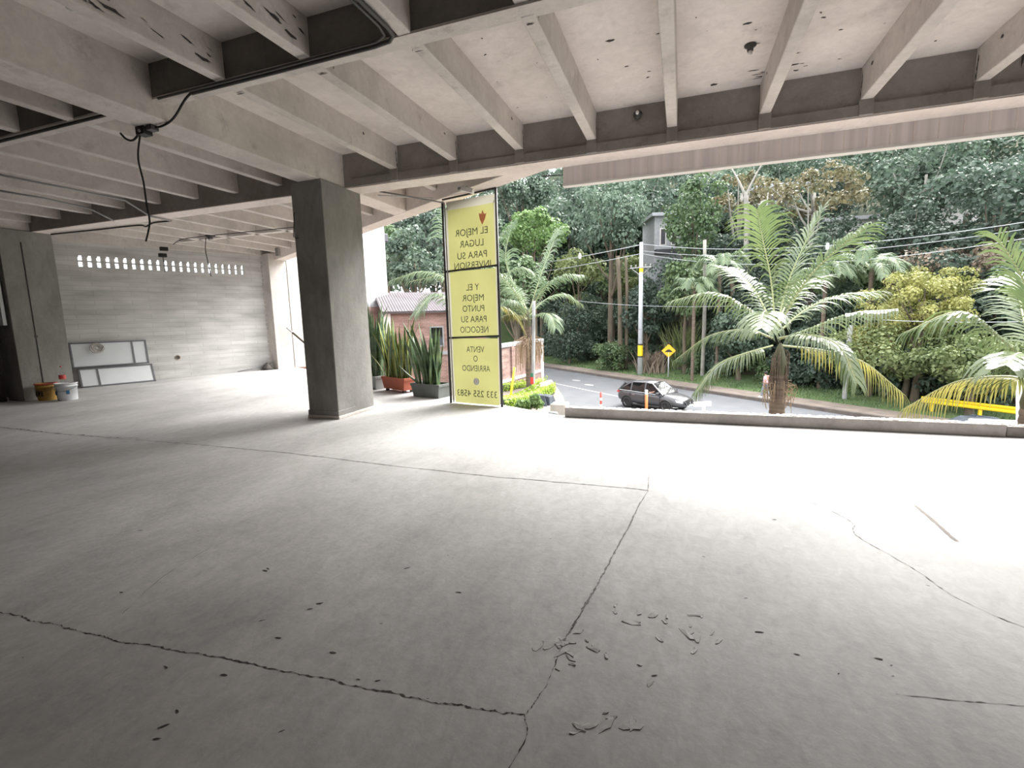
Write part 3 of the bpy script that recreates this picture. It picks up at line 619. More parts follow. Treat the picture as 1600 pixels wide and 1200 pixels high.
# ------------------------------------------------------------------ sansevieria in planters
def sansevieria(parent, n, sx, sy, h, seed, z0, yellow=False, lean=.36):
    b = MB(); q = random.Random(seed)
    for i in range(n):
        x, y = q.uniform(-sx, sx), q.uniform(-sy, sy); L = h * q.uniform(.45, 1.0) * (1 if i > 4 else 1.05); wd_ = q.uniform(.030, .048)
        a = q.uniform(0, 6.28); ln = lean * q.random() ** 1.3 * (1.0 if q.random() < .85 else 2.2); dx, dy = x * .5 / sx * lean + math.cos(a) * ln, y * .3 / sy * lean + math.sin(a) * ln
        face = q.uniform(0, 3.14); tw = q.uniform(-.9, .9); m = 8; o = len(b.v)
        for k in range(m + 1):
            t = k / m; f = face + tw * t; c = V((x + dx * L * t * (.6 + .4 * t), y + dy * L * t * (.6 + .4 * t), z0 + L * t * (1 - .10 * ln * t)))
            ww = wd_ * (.55 + .65 * math.sin(min(1, t * 1.35) * math.pi / 2)) * (1 - max(0, t - .55) / .45) ** .75 + .001
            e = V((math.cos(f), math.sin(f), 0)); nn = V((-e.y, e.x, 0))
            for uu, dd in ((-1, .35), (-.78, .22), (0, 0), (.78, .22), (1, .35)): b.v.append(tuple(c + e * ww * uu + nn * ww * dd))
        for k in range(m):
            for c_ in range(4):
                b.face((o + k * 5 + c_, o + k * 5 + c_ + 1, o + (k + 1) * 5 + c_ + 1, o + (k + 1) * 5 + c_), 1 if c_ in (0, 3) and (yellow or q.random() < .0) else 0)
    return b.build('foliage', [M['sans'], M['sans_edge']], parent, smooth=True)
def trough(x, y, rz, lx, ly, h, m, lab, flare=1.12, name='planter_box'):
    r = empty(name, (x, y, 0), lab, 'planter'); r.rotation_euler.z = rz
    b = MB(); o = [(sx * lx, sy * ly) for sx, sy in ((-1, -1), (1, -1), (1, 1), (-1, 1))]
    lv = [(1 / flare, 0), (1, h - .05), (1.04, h - .05), (1.04, h), (.95, h), (.95, h - .04)]
    for k, z in lv: b.v += [(px_ * k, py_ * k, z) for px_, py_ in o]
    b.face((3, 2, 1, 0))
    for j in range(len(lv) - 1):
        for i in range(4): b.face((j * 4 + i, j * 4 + (i + 1) % 4, j * 4 + 4 + (i + 1) % 4, j * 4 + 4 + i))
    b.build('box', m, r, bevel=.006)
    b = MB(); k = .94; b.add([(px_ * k, py_ * k, h - .045) for px_, py_ in o], [(0, 1, 2, 3)]); b.build('soil', M['pot_soil'], r)
    return r
t1 = trough(-4.66, 8.30, math.radians(-14), .37, .19, .27, M['planter'], 'dark grey rectangular planter of tall sansevieria next to the banner'); sansevieria(t1, 46, .30, .13, 1.30, 11, .2, False)
t2 = trough(-5.72, 8.80, math.radians(-25), .44, .16, .26, M['terra'], 'terracotta trough of yellow edged sansevieria between two grey planters'); sansevieria(t2, 52, .38, .11, 1.35, 12, .2, True, .25)
for x in (-.33, .33):
    for y in (-.09, .09): b = MB(); b.box(x - .03, x + .03, y - .03, y + .03, -.06, .01); b.build('foot', M['black'], t2)
t2.location.z = .055
t3 = trough(-6.62, 9.18, math.radians(-25), .40, .2, .30, M['planter2'], 'grey planter of the tallest sansevieria, partly hidden by the column'); sansevieria(t3, 54, .34, .15, 1.80, 13, .2, False, .22)
b = MB(); q = random.Random(77); b.tube(bez([(0, 0, 0), (-.25, -.03, .16), (-.52, -.05, .36)], 8), [.03 - .003 * i for i in range(9)], 6); o = b.build('drooping_leaf', M['sans'], t1); o.location = (-.2, -.1, .24)
chp = empty('plastic_chair', (-4.25, 8.45, 0), 'small white frame of a chair half hidden between planter and banner', 'chair')
b = MB(); b.tube([(-.12, 0, .02), (-.08, .1, .35), (.1, .12, .42), (.14, .0, .02)], .012, 6); b.build('frame', M['white'], chp, smooth=True)
b = MB(); b.box(-.12, .14, .05, .08, .44, .56); tag(b.build('backrest', M['house_dark'] if 'house_dark' in M else M['housedark'], chp, bevel=.01), 'dark blue backrest')
# ------------------------------------------------------------------ street and hillside
G = -4.2
RO = V((-3.2, 41.4, 0)); ru = V((.7236, -.6902, 0)).normalized(); rn = V((-ru.y, ru.x, 0))   # along the street, and away from the building
def rp(s, n, z=G): p = RO + ru * s + rn * n; return V((p.x, p.y, z))
def hz(n, s=0): return G + (0 if n < 5.5 else .12 * (n - 5.5) if n < 9 else .42 + .54 * (n - 9)) + (max(0, -32 - s) * .55 if n > -14 else 0)
def strip(name, n0, n1, z, m, s0=-70, s1=60, th=.0, kind='structure', prof=None):
    b = MB()
    if th: 
        for zz in (z - th, z): b.v += [tuple(rp(s0, n0, zz)), tuple(rp(s1, n0, zz)), tuple(rp(s1, n1, zz)), tuple(rp(s0, n1, zz))]
        b.f += [(3, 2, 1, 0), (4, 5, 6, 7), (0, 1, 5, 4), (1, 2, 6, 5), (2, 3, 7, 6), (3, 0, 4, 7)]; b.mi += [0] * 6
    else: b.add([rp(s0, n0, z), rp(s1, n0, z), rp(s1, n1, z), rp(s0, n1, z)], [(0, 1, 2, 3)])
    return tag(b.build(name, m), kind=kind)
strip('ground', -80, 0, G - .03, M['path'])
road = strip('road', -11.5, 0, G, M['asphalt'], s0=-26)
b = MB(); b.add([rp(-26, -6.05, G + .006), rp(60, -6.05, G + .006), rp(60, -5.92, G + .006), rp(-26, -5.92, G + .006)], [(0, 1, 2, 3)]); b.build('lane_line', M['paint'], road)
b = MB()
for s, n in ((-4.5, -3.4), (-4.0, -8.0), (-1.5, -4.2)):
    b.add([rp(s + .55 * math.cos(a), n + .3 * math.sin(a), G + .007) for a in [k * .52 for k in range(12)]], [tuple(range(12))])
b.build('manhole_patch', M['polegrey'], road)
strip('kerb', 0, .3, G + .2, M['kerbs'], th=.25)
strip('sidewalk', .3, 2.3, G + .17, M['path'], th=.2)
b = MB(); ns = [2.3, 4, 5.5, 7.2, 9] + [9 + k * 6 for k in range(1, 17)]; ss = [-75 + k * 5 for k in range(30)]
for n in ns:
    for s in ss: b.v.append(tuple(rp(s, n, hz(n, s) + .16 + (noise.noise(V((s * .13, n * .13, 0))) * min(2.5, max(0, n - 5) * .2)))))
W_ = len(ss)
for j in range(len(ns) - 1):
    for i in range(W_ - 1): b.face((j * W_ + i, j * W_ + i + 1, (j + 1) * W_ + i + 1, (j + 1) * W_ + i), 0 if j < 3 else 1)
tag(b.build('hillside', [M['grass'], M['soil']], smooth=True), kind='structure')
b = MB(); q = random.Random(8)
for k in range(9000):
    s, n = q.uniform(-25, 30), q.uniform(2.3, 7.5); p = rp(s, n, hz(n) + .14)
    if not -60 < px(p)[0] < 1700: continue
    a = q.uniform(0, 3.14); h = q.uniform(.08, .24); w_ = .03; b.add([p + V((-w_ * math.cos(a), -w_ * math.sin(a), 0)), p + V((w_ * math.cos(a), w_ * math.sin(a), 0)), p + V((q.uniform(-.1, .1), q.uniform(-.1, .1), h))], [(0, 1, 2)])
tag(b.build('grass', M['leaf_green']), 'short green grass on the verge across the street', 'grass', kind='stuff')

# ------------------------------------------------------------------ trees
def crown_mesh(seed, rx, ry, rz_, nclump, nleaf, leaf, cr=(.18, .34), drop=0.0):
    """leaf sprays gathered in rounded clumps all over an ellipsoid"""
    q = random.Random(seed); b = MB(); cl = []
    for k in range(nclump):
        while True:
            u = V((q.uniform(-1, 1), q.uniform(-1, 1), q.uniform(-1, 1)))
            if .35 < u.length < 1: break
        u = u.normalized() * (q.uniform(.45, .88)); cl.append((V((u.x * rx, u.y * ry, u.z * rz_)), q.uniform(*cr) * (rx + rz_) / 2))
    for c, r in cl:
        for j in range(nleaf):
            d = V((q.gauss(0, 1), q.gauss(0, 1), q.gauss(0, 1) + .35)).normalized(); p = c + V((d.x, d.y, d.z * .8)) * r * q.uniform(.7, 1.05)
            n = (d + V((q.uniform(-.7, .7), q.uniform(-.7, .7), q.uniform(-.2, .9)))).normalized()
            a = n.orthogonal().normalized(); a.rotate(Matrix.Rotation(q.uniform(0, 6.28), 3, n)); e = n.cross(a); L = leaf * q.uniform(.6, 1.3); W = L * q.uniform(.28, .5)
            t = p + a * L + V((0, 0, -drop * L)); mid = p + a * L * .5 + n * L * .12
            b.add([p, mid + e * W, t, mid - e * W], [(0, 1, 2, 3)])
    return b, cl
def trunk_mesh(h, r, cl, off, seed, nb=9):
    q = random.Random(seed); b = MB(); top = V((off.x, off.y, off.z)); k = bez([(0, 0, -.6), (q.uniform(-.2, .2), q.uniform(-.2, .2), h * .45), top], 8)
    b.tube(k, [r * (1.25 - .85 * i / 8) for i in range(9)], 8)
    for c, _ in cl[:nb]:
        st = k[q.randint(4, 7)]; e = c + off; m_ = (st + e) / 2 + V((0, 0, -.1 * (e - st).length)); b.tube(bez([st, m_, e], 6), [r * (.42 - .05 * i) for i in range(7)], 6)
    return b
tree_n = 0
def make_tree(leafmat, seed, H, rx, rz_, bark='bark', r=.2, nclump=26, nleaf=110, leaf=.34, cr=(.2, .36), drop=0.1, name='tree', ry=None):
    root = empty(name, (0, 0, 0), 'tree', 'tree'); cb, cl = crown_mesh(seed, rx, ry or rx, rz_, nclump, nleaf, leaf, cr, drop)
    off = V((0, 0, H - rz_)); cb.v = [(x, y, z + off.z) for x, y, z in cb.v]; cb.build('crown', M['leaf_' + leafmat], root)
    trunk_mesh(H - rz_, r, cl, off, seed + 1).build('trunk', M[bark], root, smooth=True)
    return root
used = set()
def place(proto, P, sc_, rz, lab, grp=None, sq=1):
    global used
    o = proto if proto.name not in used else copy_tree(proto); used.add(o.name) if o is proto else None
    o.location = P; o.scale = (sc_, sc_, sc_ * sq); o.rotation_euler.z = rz; o['label'] = lab
    if grp: o['group'] = grp
    elif 'group' in o: del o['group']
    return o
PT = [make_tree('teal', 21, 11, 3.9, 3.5, nclump=34), make_tree('dark', 22, 12, 4.2, 4.0, nclump=34), make_tree('green', 23, 10, 3.6, 3.4), make_tree('teal', 24, 13, 3.4, 4.6, bark='palebark', nclump=30), make_tree('dark', 25, 10.5, 4.6, 3.3), make_tree('olive', 26, 9.5, 3.6, 3.0)]
KIND = ['blue green leafy tree in the hillside forest', 'dense dark green tree in the hillside forest', 'mid green leafy tree in the hillside forest', 'tall pale trunked blue green tree in the hillside forest', 'broad dark crowned tree in the hillside forest', 'olive green small leafed tree in the hillside forest']
q = random.Random(41); row = 0
for n, step in ((10, 5.0), (15, 5.2), (21, 5.6), (28, 6.0), (36, 6.6), (45, 7.2), (55, 8)):
    row += 1; s = -68 + q.uniform(0, 3)
    while s < 55:
        nn = n + q.uniform(-1.8, 1.8); P = rp(s, nn, hz(nn, s)); X, Y_, Z_ = px(P)
        s += step * q.uniform(.8, 1.2)
        if Z_ < 5 or not 560 < X < 1720: continue
        w_ = (X - 560) / 1100
        k = q.choice((0, 0, 1, 2, 3, 5) if w_ < .45 else (1, 1, 4, 0, 3, 1))
        if row <= 2 and k == 3: k = 0
        place(PT[k], P, q.uniform(.8, 1.12) * (.8 if row == 1 else 1), q.uniform(0, 6.28), KIND[k], 'forest: ' + KIND[k])
for D, stepx in ((46, 62), (58, 48), (72, 42), (86, 38)):
    X = 470 + q.uniform(0, 20)
    while X < (900 if D < 60 else 1180):
        P = at(X, 600, D); n = (P - RO).dot(rn); s_ = (P - RO).dot(ru); X += stepx * q.uniform(.8, 1.2)
        if s_ > -28 and n < 9: continue
        P.z = hz(n, s_)
        k = q.choice((0, 0, 1, 2, 3, 4)); yt = 300 + q.uniform(0, 40) if X < 800 else 255
        need = (at(X, yt, D).z - P.z) / 11.5; sc_ = max(q.uniform(.9, 1.15), min(1.9, need * q.uniform(.85, 1.05)) if D > 50 else .9)
        place(PT[k], P, sc_, q.uniform(0, 6.28), KIND[k].replace('in the hillside forest', 'on the wooded ground beyond the brick houses'), 'beyond houses: ' + KIND[k])
# undergrowth shrubs at the forest foot
SH = [make_tree('teal', 51, 2.6, 1.7, 1.35, r=.06, nclump=18, nleaf=120, leaf=.22, cr=(.28, .45), name='shrub'), make_tree('dark', 52, 2.4, 1.8, 1.25, r=.06, nclump=18, nleaf=120, leaf=.22, cr=(.28, .45), name='shrub'), make_tree('green', 53, 2.2, 1.6, 1.15, r=.06, nclump=18, nleaf=120, leaf=.2, cr=(.28, .45), name='shrub'), make_tree('dry', 54, 2.6, 1.6, 1.3, r=.05, nclump=16, nleaf=90, leaf=.2, name='shrub')]
for s_ in SH: s_['category'] = 'shrub'
SL = ['blue green shrub in the undergrowth below the forest', 'dark shrub in the undergrowth below the forest', 'mid green shrub in the undergrowth below the forest', 'dry brown shrub in the undergrowth below the forest']
for row, (n0, st) in enumerate(((7.2, 2.3), (9.3, 2.6), (12, 3.0), (15.5, 3.6))):
    s = -45
    while s < 32:
        nn = n0 + q.uniform(-.6, .6); P = rp(s, nn, hz(nn) + .05); X = px(P)[0]; s += st * q.uniform(.8, 1.25)
        if not 840 < X < 1680 or (row == 0 and (930 < X < 1010 or 1035 < X < 1060)): continue
        k = 3 if (row == 0 and 1010 < X < 1060) else q.choice((0, 1, 1, 2, 0))
        place(SH[k], P, q.uniform(.75, 1.2), q.uniform(0, 6.28), SL[k], 'undergrowth: ' + SL[k], sq=q.uniform(.9, 1.5))
def special(leafmat, seed, x, y0, y1, wpx, D, lab, name='tree', base=None, bark='bark', cat='tree', ryf=1.0, **kw):
    """crown spans pixel rows y0..y1 and wpx columns at ground distance D; the foot stands on the ground there"""
    if x > 860:
        while (at(x, 560, D) - RO).dot(rn) < (3.6 if cat == 'shrub' else 6.0): D += .5
    T_, B_ = at(x, y0, D), at(x, y1, D); rz_ = (T_.z - B_.z) / 2; rx = wpx / 2 * D / FPX * .97
    if base is None:
        n = (T_ - RO).dot(rn); base = hz(n) if n > 2.3 else G
    r = make_tree(leafmat, seed, T_.z - base, rx, rz_, bark=bark, name=name, ry=rx * ryf, **kw); r.location = (T_.x, T_.y, base); r['label'] = lab; r['category'] = cat
    return r
special('teal', 60, 815, 272, 330, 110, 62, 'blue green tree high behind the top corner of the banner', nclump=36, nleaf=130, leaf=.4)
special('light', 61, 832, 322, 400, 110, 50, 'bright light green feathery tree standing behind the banner', nclump=40, nleaf=150, leaf=.3)
special('teal', 62, 955, 285, 395, 130, 44, 'tall blue green tree with a forking brown trunk beside the utility pole', nclump=36, nleaf=130, leaf=.36, drop=.5, r=.32)
special('green', 63, 1085, 265, 400, 95, 52, 'slim green tree rising between the two palms of the hillside', nclump=30, leaf=.35)
special('rust', 64, 1275, 262, 340, 150, 50, 'brown orange leafed tree with a pale forked trunk on the hill', bark='palebark', nclump=26, nleaf=80, r=.28, cr=(.16, .26))
special('rust', 65, 1160, 268, 335, 90, 54, 'sparse rusty leafed tree with a pale forked trunk behind the main palm', bark='palebark', nclump=16, nleaf=60, r=.3, cr=(.16, .26))
special('olive', 66, 905, 385, 450, 90, 47, 'olive yellow crowned tree left of the utility pole', nclump=24)
special('hedge', 67, 1215, 0, 0, 1, 40, 'x') if False else None
special('yellow', 168, 1368, 500, 575, 90, 34, 'small yellow green leafy tree low beside the pale slanting pole', nclump=34, nleaf=150, leaf=.15, cr=(.18, .3))
special('yellow', 68, 1446, 412, 530, 140, 34, 'bright yellow green bushy tree between the two palms', nclump=70, nleaf=190, leaf=.14, cr=(.14, .26))
special('olive', 69, 1420, 495, 600, 200, 33.5, 'lower olive green bushy tree under the yellow green one', nclump=46, nleaf=130, leaf=.2, cr=(.2, .3))
special('olive', 70, 1530, 520, 610, 130, 33, 'spreading olive green shrub beside the yellow guard rail', nclump=36, nleaf=130, leaf=.2, name='shrub', cat='shrub')
special('dry', 71, 1480, 388, 440, 170, 42, 'leafless looking greyish brown bush above the yellow green tree', name='shrub', cat='shrub', nclump=36, nleaf=110, leaf=.22)
special('green', 72, 960, 528, 582, 66, 42.5, 'glossy bright green round shrub beside the utility pole', name='shrub', cat='shrub', nclump=30, nleaf=150, leaf=.2, cr=(.25, .4))
special('dark', 73, 888, 468, 572, 90, 44, 'dark dense shrub at the street bend next to the brick wall', name='shrub', cat='shrub', nclump=40, nleaf=150, leaf=.24)
for i, (x, y0, y1, wpx, D, k, lab) in enumerate(((645, 355, 460, 120, 40, 'teal', 'blue green tree seen between the column and the banner'), (690, 320, 430, 110, 47, 'dark', 'dark tree rising behind the banner'), (745, 330, 450, 120, 52, 'teal', 'blue green tree hidden mostly by the yellow banner'), (800, 395, 500, 100, 42, 'green', 'mid green tree right beside the banner edge'),
        (600, 330, 450, 110, 48, 'green', 'green tree over the white brick house'), (1010, 440, 530, 75, 46, 'dark', 'dark bushy tree right of the utility pole'), (1075, 400, 500, 90, 45, 'green', 'loose bamboo green tree over the warning sign'), (1335, 400, 480, 90, 44, 'green', 'small green tree behind the main palm fronds'), (1160, 480, 560, 110, 42, 'teal', 'blue green bushy tree behind the main palm trunk'), (1560, 440, 540, 120, 40, 'dark', 'dark bushy tree behind the palm at the picture edge'),
        (1300, 500, 575, 110, 42, 'dark', 'dark bushy tree low between main palm and yellow tree'))):
    special(k, 80 + i, x, y0, y1, wpx, D, lab, nclump=34, nleaf=120, leaf=.3)
# trunks standing free of foliage
for i, (x, y0, y1, D, r, m, lab) in enumerate(((969, 400, 545, 49.5, .24, 'bark', 'thick brown trunk left of the utility pole'), (978, 400, 545, 49.8, .17, 'bark', 'second brown trunk next to the thick one'), (1097, 375, 590, 45, .17, 'palebark', 'slender pale trunk right of the warning sign'), (1145, 425, 500, 47, .22, 'bark', 'short brown trunk between the sign and main palm'), (1165, 300, 420, 50, .25, 'palebark', 'pale grey trunk forking high on the hill'))):
    P = at(x, y1, D); T_ = at(x + (i % 3 - 1) * 4, y0, D); r_t = empty('bare_tree', P, lab, 'tree')
    b = MB(); b.tube(bez([V((0, 0, -2)), (T_ - P) * .5 + V((.1, 0, 0)), T_ - P], 8), [r * (1.1 - .04 * k) for k in range(9)], 8); b.build('trunk', M[m], r_t, smooth=True)
    if i != 4: continue
    b = MB(); e = T_ - P
    for s2 in (-1, 1): b.tube(bez([e * .93, e + V((s2 * .5, 0, .8)), e + V((s2 * 1.3, .2, 2.4))], 6), [r * (.6 - .07 * k) for k in range(7)], 6)
    b.build('branches', M[m], r_t, smooth=True)

# ------------------------------------------------------------------ palms
def frond(name, parent, pts, L, m='frond', droop=.5, n=26, wd_=.026, sweep=.55, seed=0, vee=.35, up=None):
    """rachis through pts (local to the palm), leaflets L long on both sides"""
    q = random.Random(seed); b = MB(); R_ = bez(pts, n); tot = sum((R_[i + 1] - R_[i]).length for i in range(n))
    b.tube(R_, [.022 * (1 - .85 * i / n) + .003 for i in range(n + 1)], 5, mi=1)
    for i in range(2, n * 2 + 1):
        u = i / (n * 2); k = min(int(u * n), n - 1); c = R_[k].lerp(R_[k + 1], u * n - k); t = (R_[k + 1] - R_[k]).normalized()
        if u < .13: continue
        upv = V((0, 0, 1)) if up is None else V(up); nn = upv - t * t.dot(upv)
        if nn.length < .15: nn = V((0, -1, .3)) - t * t.dot(V((0, -1, .3)))
        nn.normalize(); sd_ = t.cross(nn).normalized(); LL = L * (math.sin(min(1, (u + .05) * 1.25) * math.pi * .62) * .95 + .08) * (1.0 if u < .8 else 1 - (u - .8) * 2.2)
        for s in (-1, 1):
            l = LL * q.uniform(.82, 1.1); d = (sd_ * s + t * (sweep + .7 * u) + nn * vee * q.uniform(.4, 1.3)).normalized(); w_ = wd_ * q.uniform(.8, 1.15)
            p0, prev = c, None; pts_ = [c]; dd = d.copy(); m_ = 4
            for j in range(m_):
                dd = (dd + V((0, 0, -droop * (j + .5) / m_ * q.uniform(.7, 1.3)))).normalized(); pts_.append(pts_[-1] + dd * l / m_)
            o = len(b.v)
            for j, p in enumerate(pts_):
                tt = (pts_[min(j + 1, m_)] - pts_[max(j - 1, 0)]).normalized(); e = tt.cross(nn); e = e.normalized() if e.length > .1 else sd_.copy()
                ww = w_ * (.55, 1, .9, .6, .06)[j]; b.v += [tuple(p + e * ww / 2), tuple(p - e * ww / 2)]
            for j in range(m_): b.face((o + 2 * j, o + 2 * j + 1, o + 2 * j + 3, o + 2 * j + 2))
    return b.build(name, [M[m], M['rachis']], parent, smooth=False)
def palm(P, zt, r0, r1, lab, shaft=.8, name='palm_tree'):
    root = empty(name, P, lab, 'palm'); h = zt - P.z
    b = MB(); prof = []; n = 60
    for i in range(n + 1):
        z = h * i / n; rr_ = r0 + (r1 - r0) * (i / n) ** .7; prof.append((rr_ * (1 + .06 * (i % 2)), z))
    b.lathe(prof, 14); b.build('trunk', M['palmtrunk'], root, smooth=True)
    b = MB(); b.lathe([(r1 * .95, h - .05), (r1 * 1.08, h + .1), (r1 * .85, h + shaft * .5), (r1 * .45, h + shaft * .85), (.02, h + shaft)], 14); b.build('crownshaft', M['palmshaft'], root, smooth=True)
    return root, h
# main palm in front of the opening
D0 = 12.9; PB = at(1216, 600, D0); PB.z = G
mp_, hm = palm(PB, at(1213, 585, D0).z, .17, .165, 'large feathery palm standing in front of the opening', .75)
K = at(1211, 520, D0)                      # growing point
def loc(x, y, dd=0): return at(x, y, D0 + dd) - PB
FR = [  # (pixel path with depth offsets, leaflet length, material, droop, vee)
    ([(1211, 515, 0), (1205, 440, .1), (1192, 375, -.1), (1183, 328, -.5)], .78, 'frond', .55, .3),
    ([(1213, 512, 0), (1232, 440, .3), (1258, 380, .5), (1284, 330, .6)], .66, 'frond', .35, .3),
    ([(1214, 515, 0), (1255, 445, -.3), (1302, 395, -.6), (1352, 356, -.9)], .62, 'frond', .45, .3),
    ([(1215, 520, 0), (1262, 482, .5), (1315, 462, .9), (1368, 456, 1.2)], .62, 'frond', .5, .3),
    ([(1218, 530, 0), (1262, 515, -.6), (1330, 490, -1.2), (1400, 483, -1.9)], .6, 'frond', .75, .2),
    ([(1216, 528, 0), (1262, 523, -.9), (1310, 540, -1.4), (1338, 596, -1.7)], .6, 'frond', .7, .2),
    ([(1222, 540, 0), (1290, 548, .5), (1350, 566, .9), (1408, 612, 1.2)], .80, 'frond_yellow', 1.3, -.1),
    ([(1208, 520, 0), (1198, 490, -1.1), (1192, 490, -2.0), (1190, 512, -2.7)], .62, 'frond', .5, .2),
    ([(1208, 520, 0), (1172, 485, -.3), (1115, 457, -.6), (1050, 470, -.8)], .62, 'frond', .85, .2),
    ([(1207, 528, 0), (1165, 515, .2), (1108, 525, .3), (1058, 560, .4)], .62, 'frond', .85, .2),
    ([(1207, 540, 0), (1165, 552, -.7), (1122, 570, -1.0), (1088, 612, -1.2)], .55, 'frond', .8, .1),
    ([(1210, 515, 0), (1180, 455, .7), (1150, 425, 1.3), (1118, 415, 1.9)], .6, 'frond', .5, .3),
    ([(1212, 515, 0), (1232, 470, 1.0), (1262, 440, 1.8), (1300, 430, 2.5)], .6, 'frond', .5, .3),
]
for i, (pp, L, m_, dr, ve) in enumerate(FR): frond('frond', mp_, [loc(*p) for p in pp], L * 1.22, m_, dr * 1.35, seed=100 + i, vee=ve, n=20, wd_=.045)
b = MB(); q = random.Random(6)
for k in range(46):
    a = q.uniform(0, 6.28); r1 = .2; z0 = at(1213, 603, D0).z - G + q.uniform(-.1, .15)
    b.tube(bez([(math.cos(a) * .18, math.sin(a) * .18, z0), (math.cos(a) * q.uniform(.2, .42), math.sin(a) * q.uniform(.2, .42), z0 + .02 - q.uniform(0, .15)), (math.cos(a) * q.uniform(.15, .35), math.sin(a) * q.uniform(.15, .35), z0 - q.uniform(.2, .6))], 5), .006, 4)
b.build('dry_flower_stalks', M['fibre'], mp_)
b = MB()
for k in range(40):
    a = q.uniform(0, 6.28); z0 = hm + q.uniform(-.1, .6); b.tube(bez([(math.cos(a) * .14, math.sin(a) * .14, z0), (math.cos(a) * .2, math.sin(a) * .2, z0 - .1), (math.cos(a) * .19, math.sin(a) * .19, z0 - q.uniform(.3, .6))], 4), .010, 4)
b.build('leaf_fibre', M['palmtrunk'], mp_)
# palm at the picture edge
D1 = 11.3; PB1 = at(1625, 600, D1); PB1.z = G
rp_, hr = palm(PB1, at(1625, 640, D1).z, .16, .19, 'palm at the picture edge with drooping silvery fronds', .8)
def loc1(x, y, dd=0): return at(x, y, D1 + dd) - PB1
FR1 = [([(1620, 575, 0), (1612, 500, 0), (1600, 440, -.1), (1560, 372, -.3)], .60, 'frond', .4, .3), ([(1620, 580, 0), (1565, 530, -.2), (1500, 487, -.4), (1412, 520, -.6)], .66, 'frond', .95, .1), ([(1620, 590, 0), (1604, 560, -.9), (1590, 552, -1.6), (1572, 570, -2.2)], .62, 'frond', .6, .2),
       ([(1622, 600, 0), (1570, 588, .4), (1490, 598, .7), (1416, 636, 1.0)], .78, 'frond_yellow', 1.2, -.1), ([(1625, 575, 0), (1660, 500, 0), (1700, 450, 0), (1760, 430, 0)], .62, 'frond', .5, .3), ([(1628, 590, 0), (1690, 570, 0), (1740, 590, 0), (1780, 650, 0)], .62, 'frond', .7, .2), ([(1622, 575, 0), (1600, 500, .8), (1590, 455, 1.4), (1580, 430, 2)], .6, 'frond', .4, .3)]
for i, (pp, L, m_, dr, ve) in enumerate(FR1): frond('frond', rp_, [loc1(*p) for p in pp], L * 1.2, m_, dr * 1.35, seed=130 + i, vee=ve, n=20, wd_=.045)
# palm behind the banner
D2 = 24; PB2 = at(826, 560, D2); PB2.z = G
p3, h3 = palm(PB2, at(826, 510, D2).z, .14, .16, 'mid distance palm with a straw coloured tuft beside the banner', .9)
def loc2(x, y, dd=0): return at(x, y, D2 + dd) - PB2
FR2 = [([(826, 490, 0), (800, 440, 0), (790, 400, 0), (800, 352, 0)], 1.1), ([(826, 490, 0), (845, 430, .5), (860, 390, .8), (872, 360, 1)], 1.0), ([(826, 492, 0), (850, 450, -.5), (880, 432, -1), (908, 430, -1.4)], .9), ([(826, 495, 0), (850, 470, .5), (880, 460, .8), (908, 475, 1)], .8),
       ([(826, 495, 0), (800, 450, -1), (775, 430, -2), (745, 435, -2.5)], 1.1), ([(826, 498, 0), (790, 470, -1), (735, 458, -1.5), (690, 470, -1.9)], 1.0), ([(826, 490, 0), (780, 430, .5), (720, 425, 1), (640, 440, 1.4)], 1.0), ([(826, 500, 0), (810, 478, -1), (790, 470, -1.6), (775, 490, -2)], 1.0), ([(826, 500, 0), (850, 490, -1), (862, 495, -1.6), (868, 512, -2)], .8), ([(826, 490, 0), (812, 460, 2), (800, 450, 3), (790, 455, 4)], 1.0)]
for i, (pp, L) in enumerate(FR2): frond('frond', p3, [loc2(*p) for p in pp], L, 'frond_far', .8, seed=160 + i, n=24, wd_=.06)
frond('frond', p3, [loc2(826, 500), loc2(812, 494, -.5), loc2(798, 492, -.8), loc2(782, 496, -1)], .8, 'frond_yellow', .9, seed=175, n=22, wd_=.06)
b = MB(); q = random.Random(16)
for k in range(170):
    a = q.uniform(0, 6.28); z0 = at(824, 545, D2).z - G + q.uniform(-.2, .35); rr_ = q.uniform(.3, .75)
    b.tube(bez([(math.cos(a) * .12, math.sin(a) * .12, z0 + .3), (math.cos(a) * rr_, math.sin(a) * rr_, z0 + .2), (math.cos(a) * rr_ * 1.1, math.sin(a) * rr_ * 1.1, z0 - q.uniform(.3, 1.1))], 4), .012, 3)
b.build('dry_flower_stalks', M['fibre'], p3)
# second palm left of the banner
PB4 = at(735, 520, 20); PB4.z = G
p4, h4 = palm(PB4, at(735, 505, 20).z, .13, .15, 'palm hidden behind the banner with fronds reaching past both sides', .8)
def loc4(x, y, dd=0): return at(x, y, 20 + dd) - PB4
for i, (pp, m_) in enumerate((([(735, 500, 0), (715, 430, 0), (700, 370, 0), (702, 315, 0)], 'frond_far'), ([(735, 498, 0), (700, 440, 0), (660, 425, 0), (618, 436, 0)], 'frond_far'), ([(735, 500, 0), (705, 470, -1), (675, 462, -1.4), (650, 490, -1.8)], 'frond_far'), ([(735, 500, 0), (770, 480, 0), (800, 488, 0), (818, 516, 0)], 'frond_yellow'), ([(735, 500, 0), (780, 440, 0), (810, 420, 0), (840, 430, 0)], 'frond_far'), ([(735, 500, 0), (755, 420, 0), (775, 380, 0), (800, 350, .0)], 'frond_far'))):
    frond('frond', p4, [loc4(*p) for p in pp], .95, m_, .8, seed=180 + i, n=24, wd_=.055)
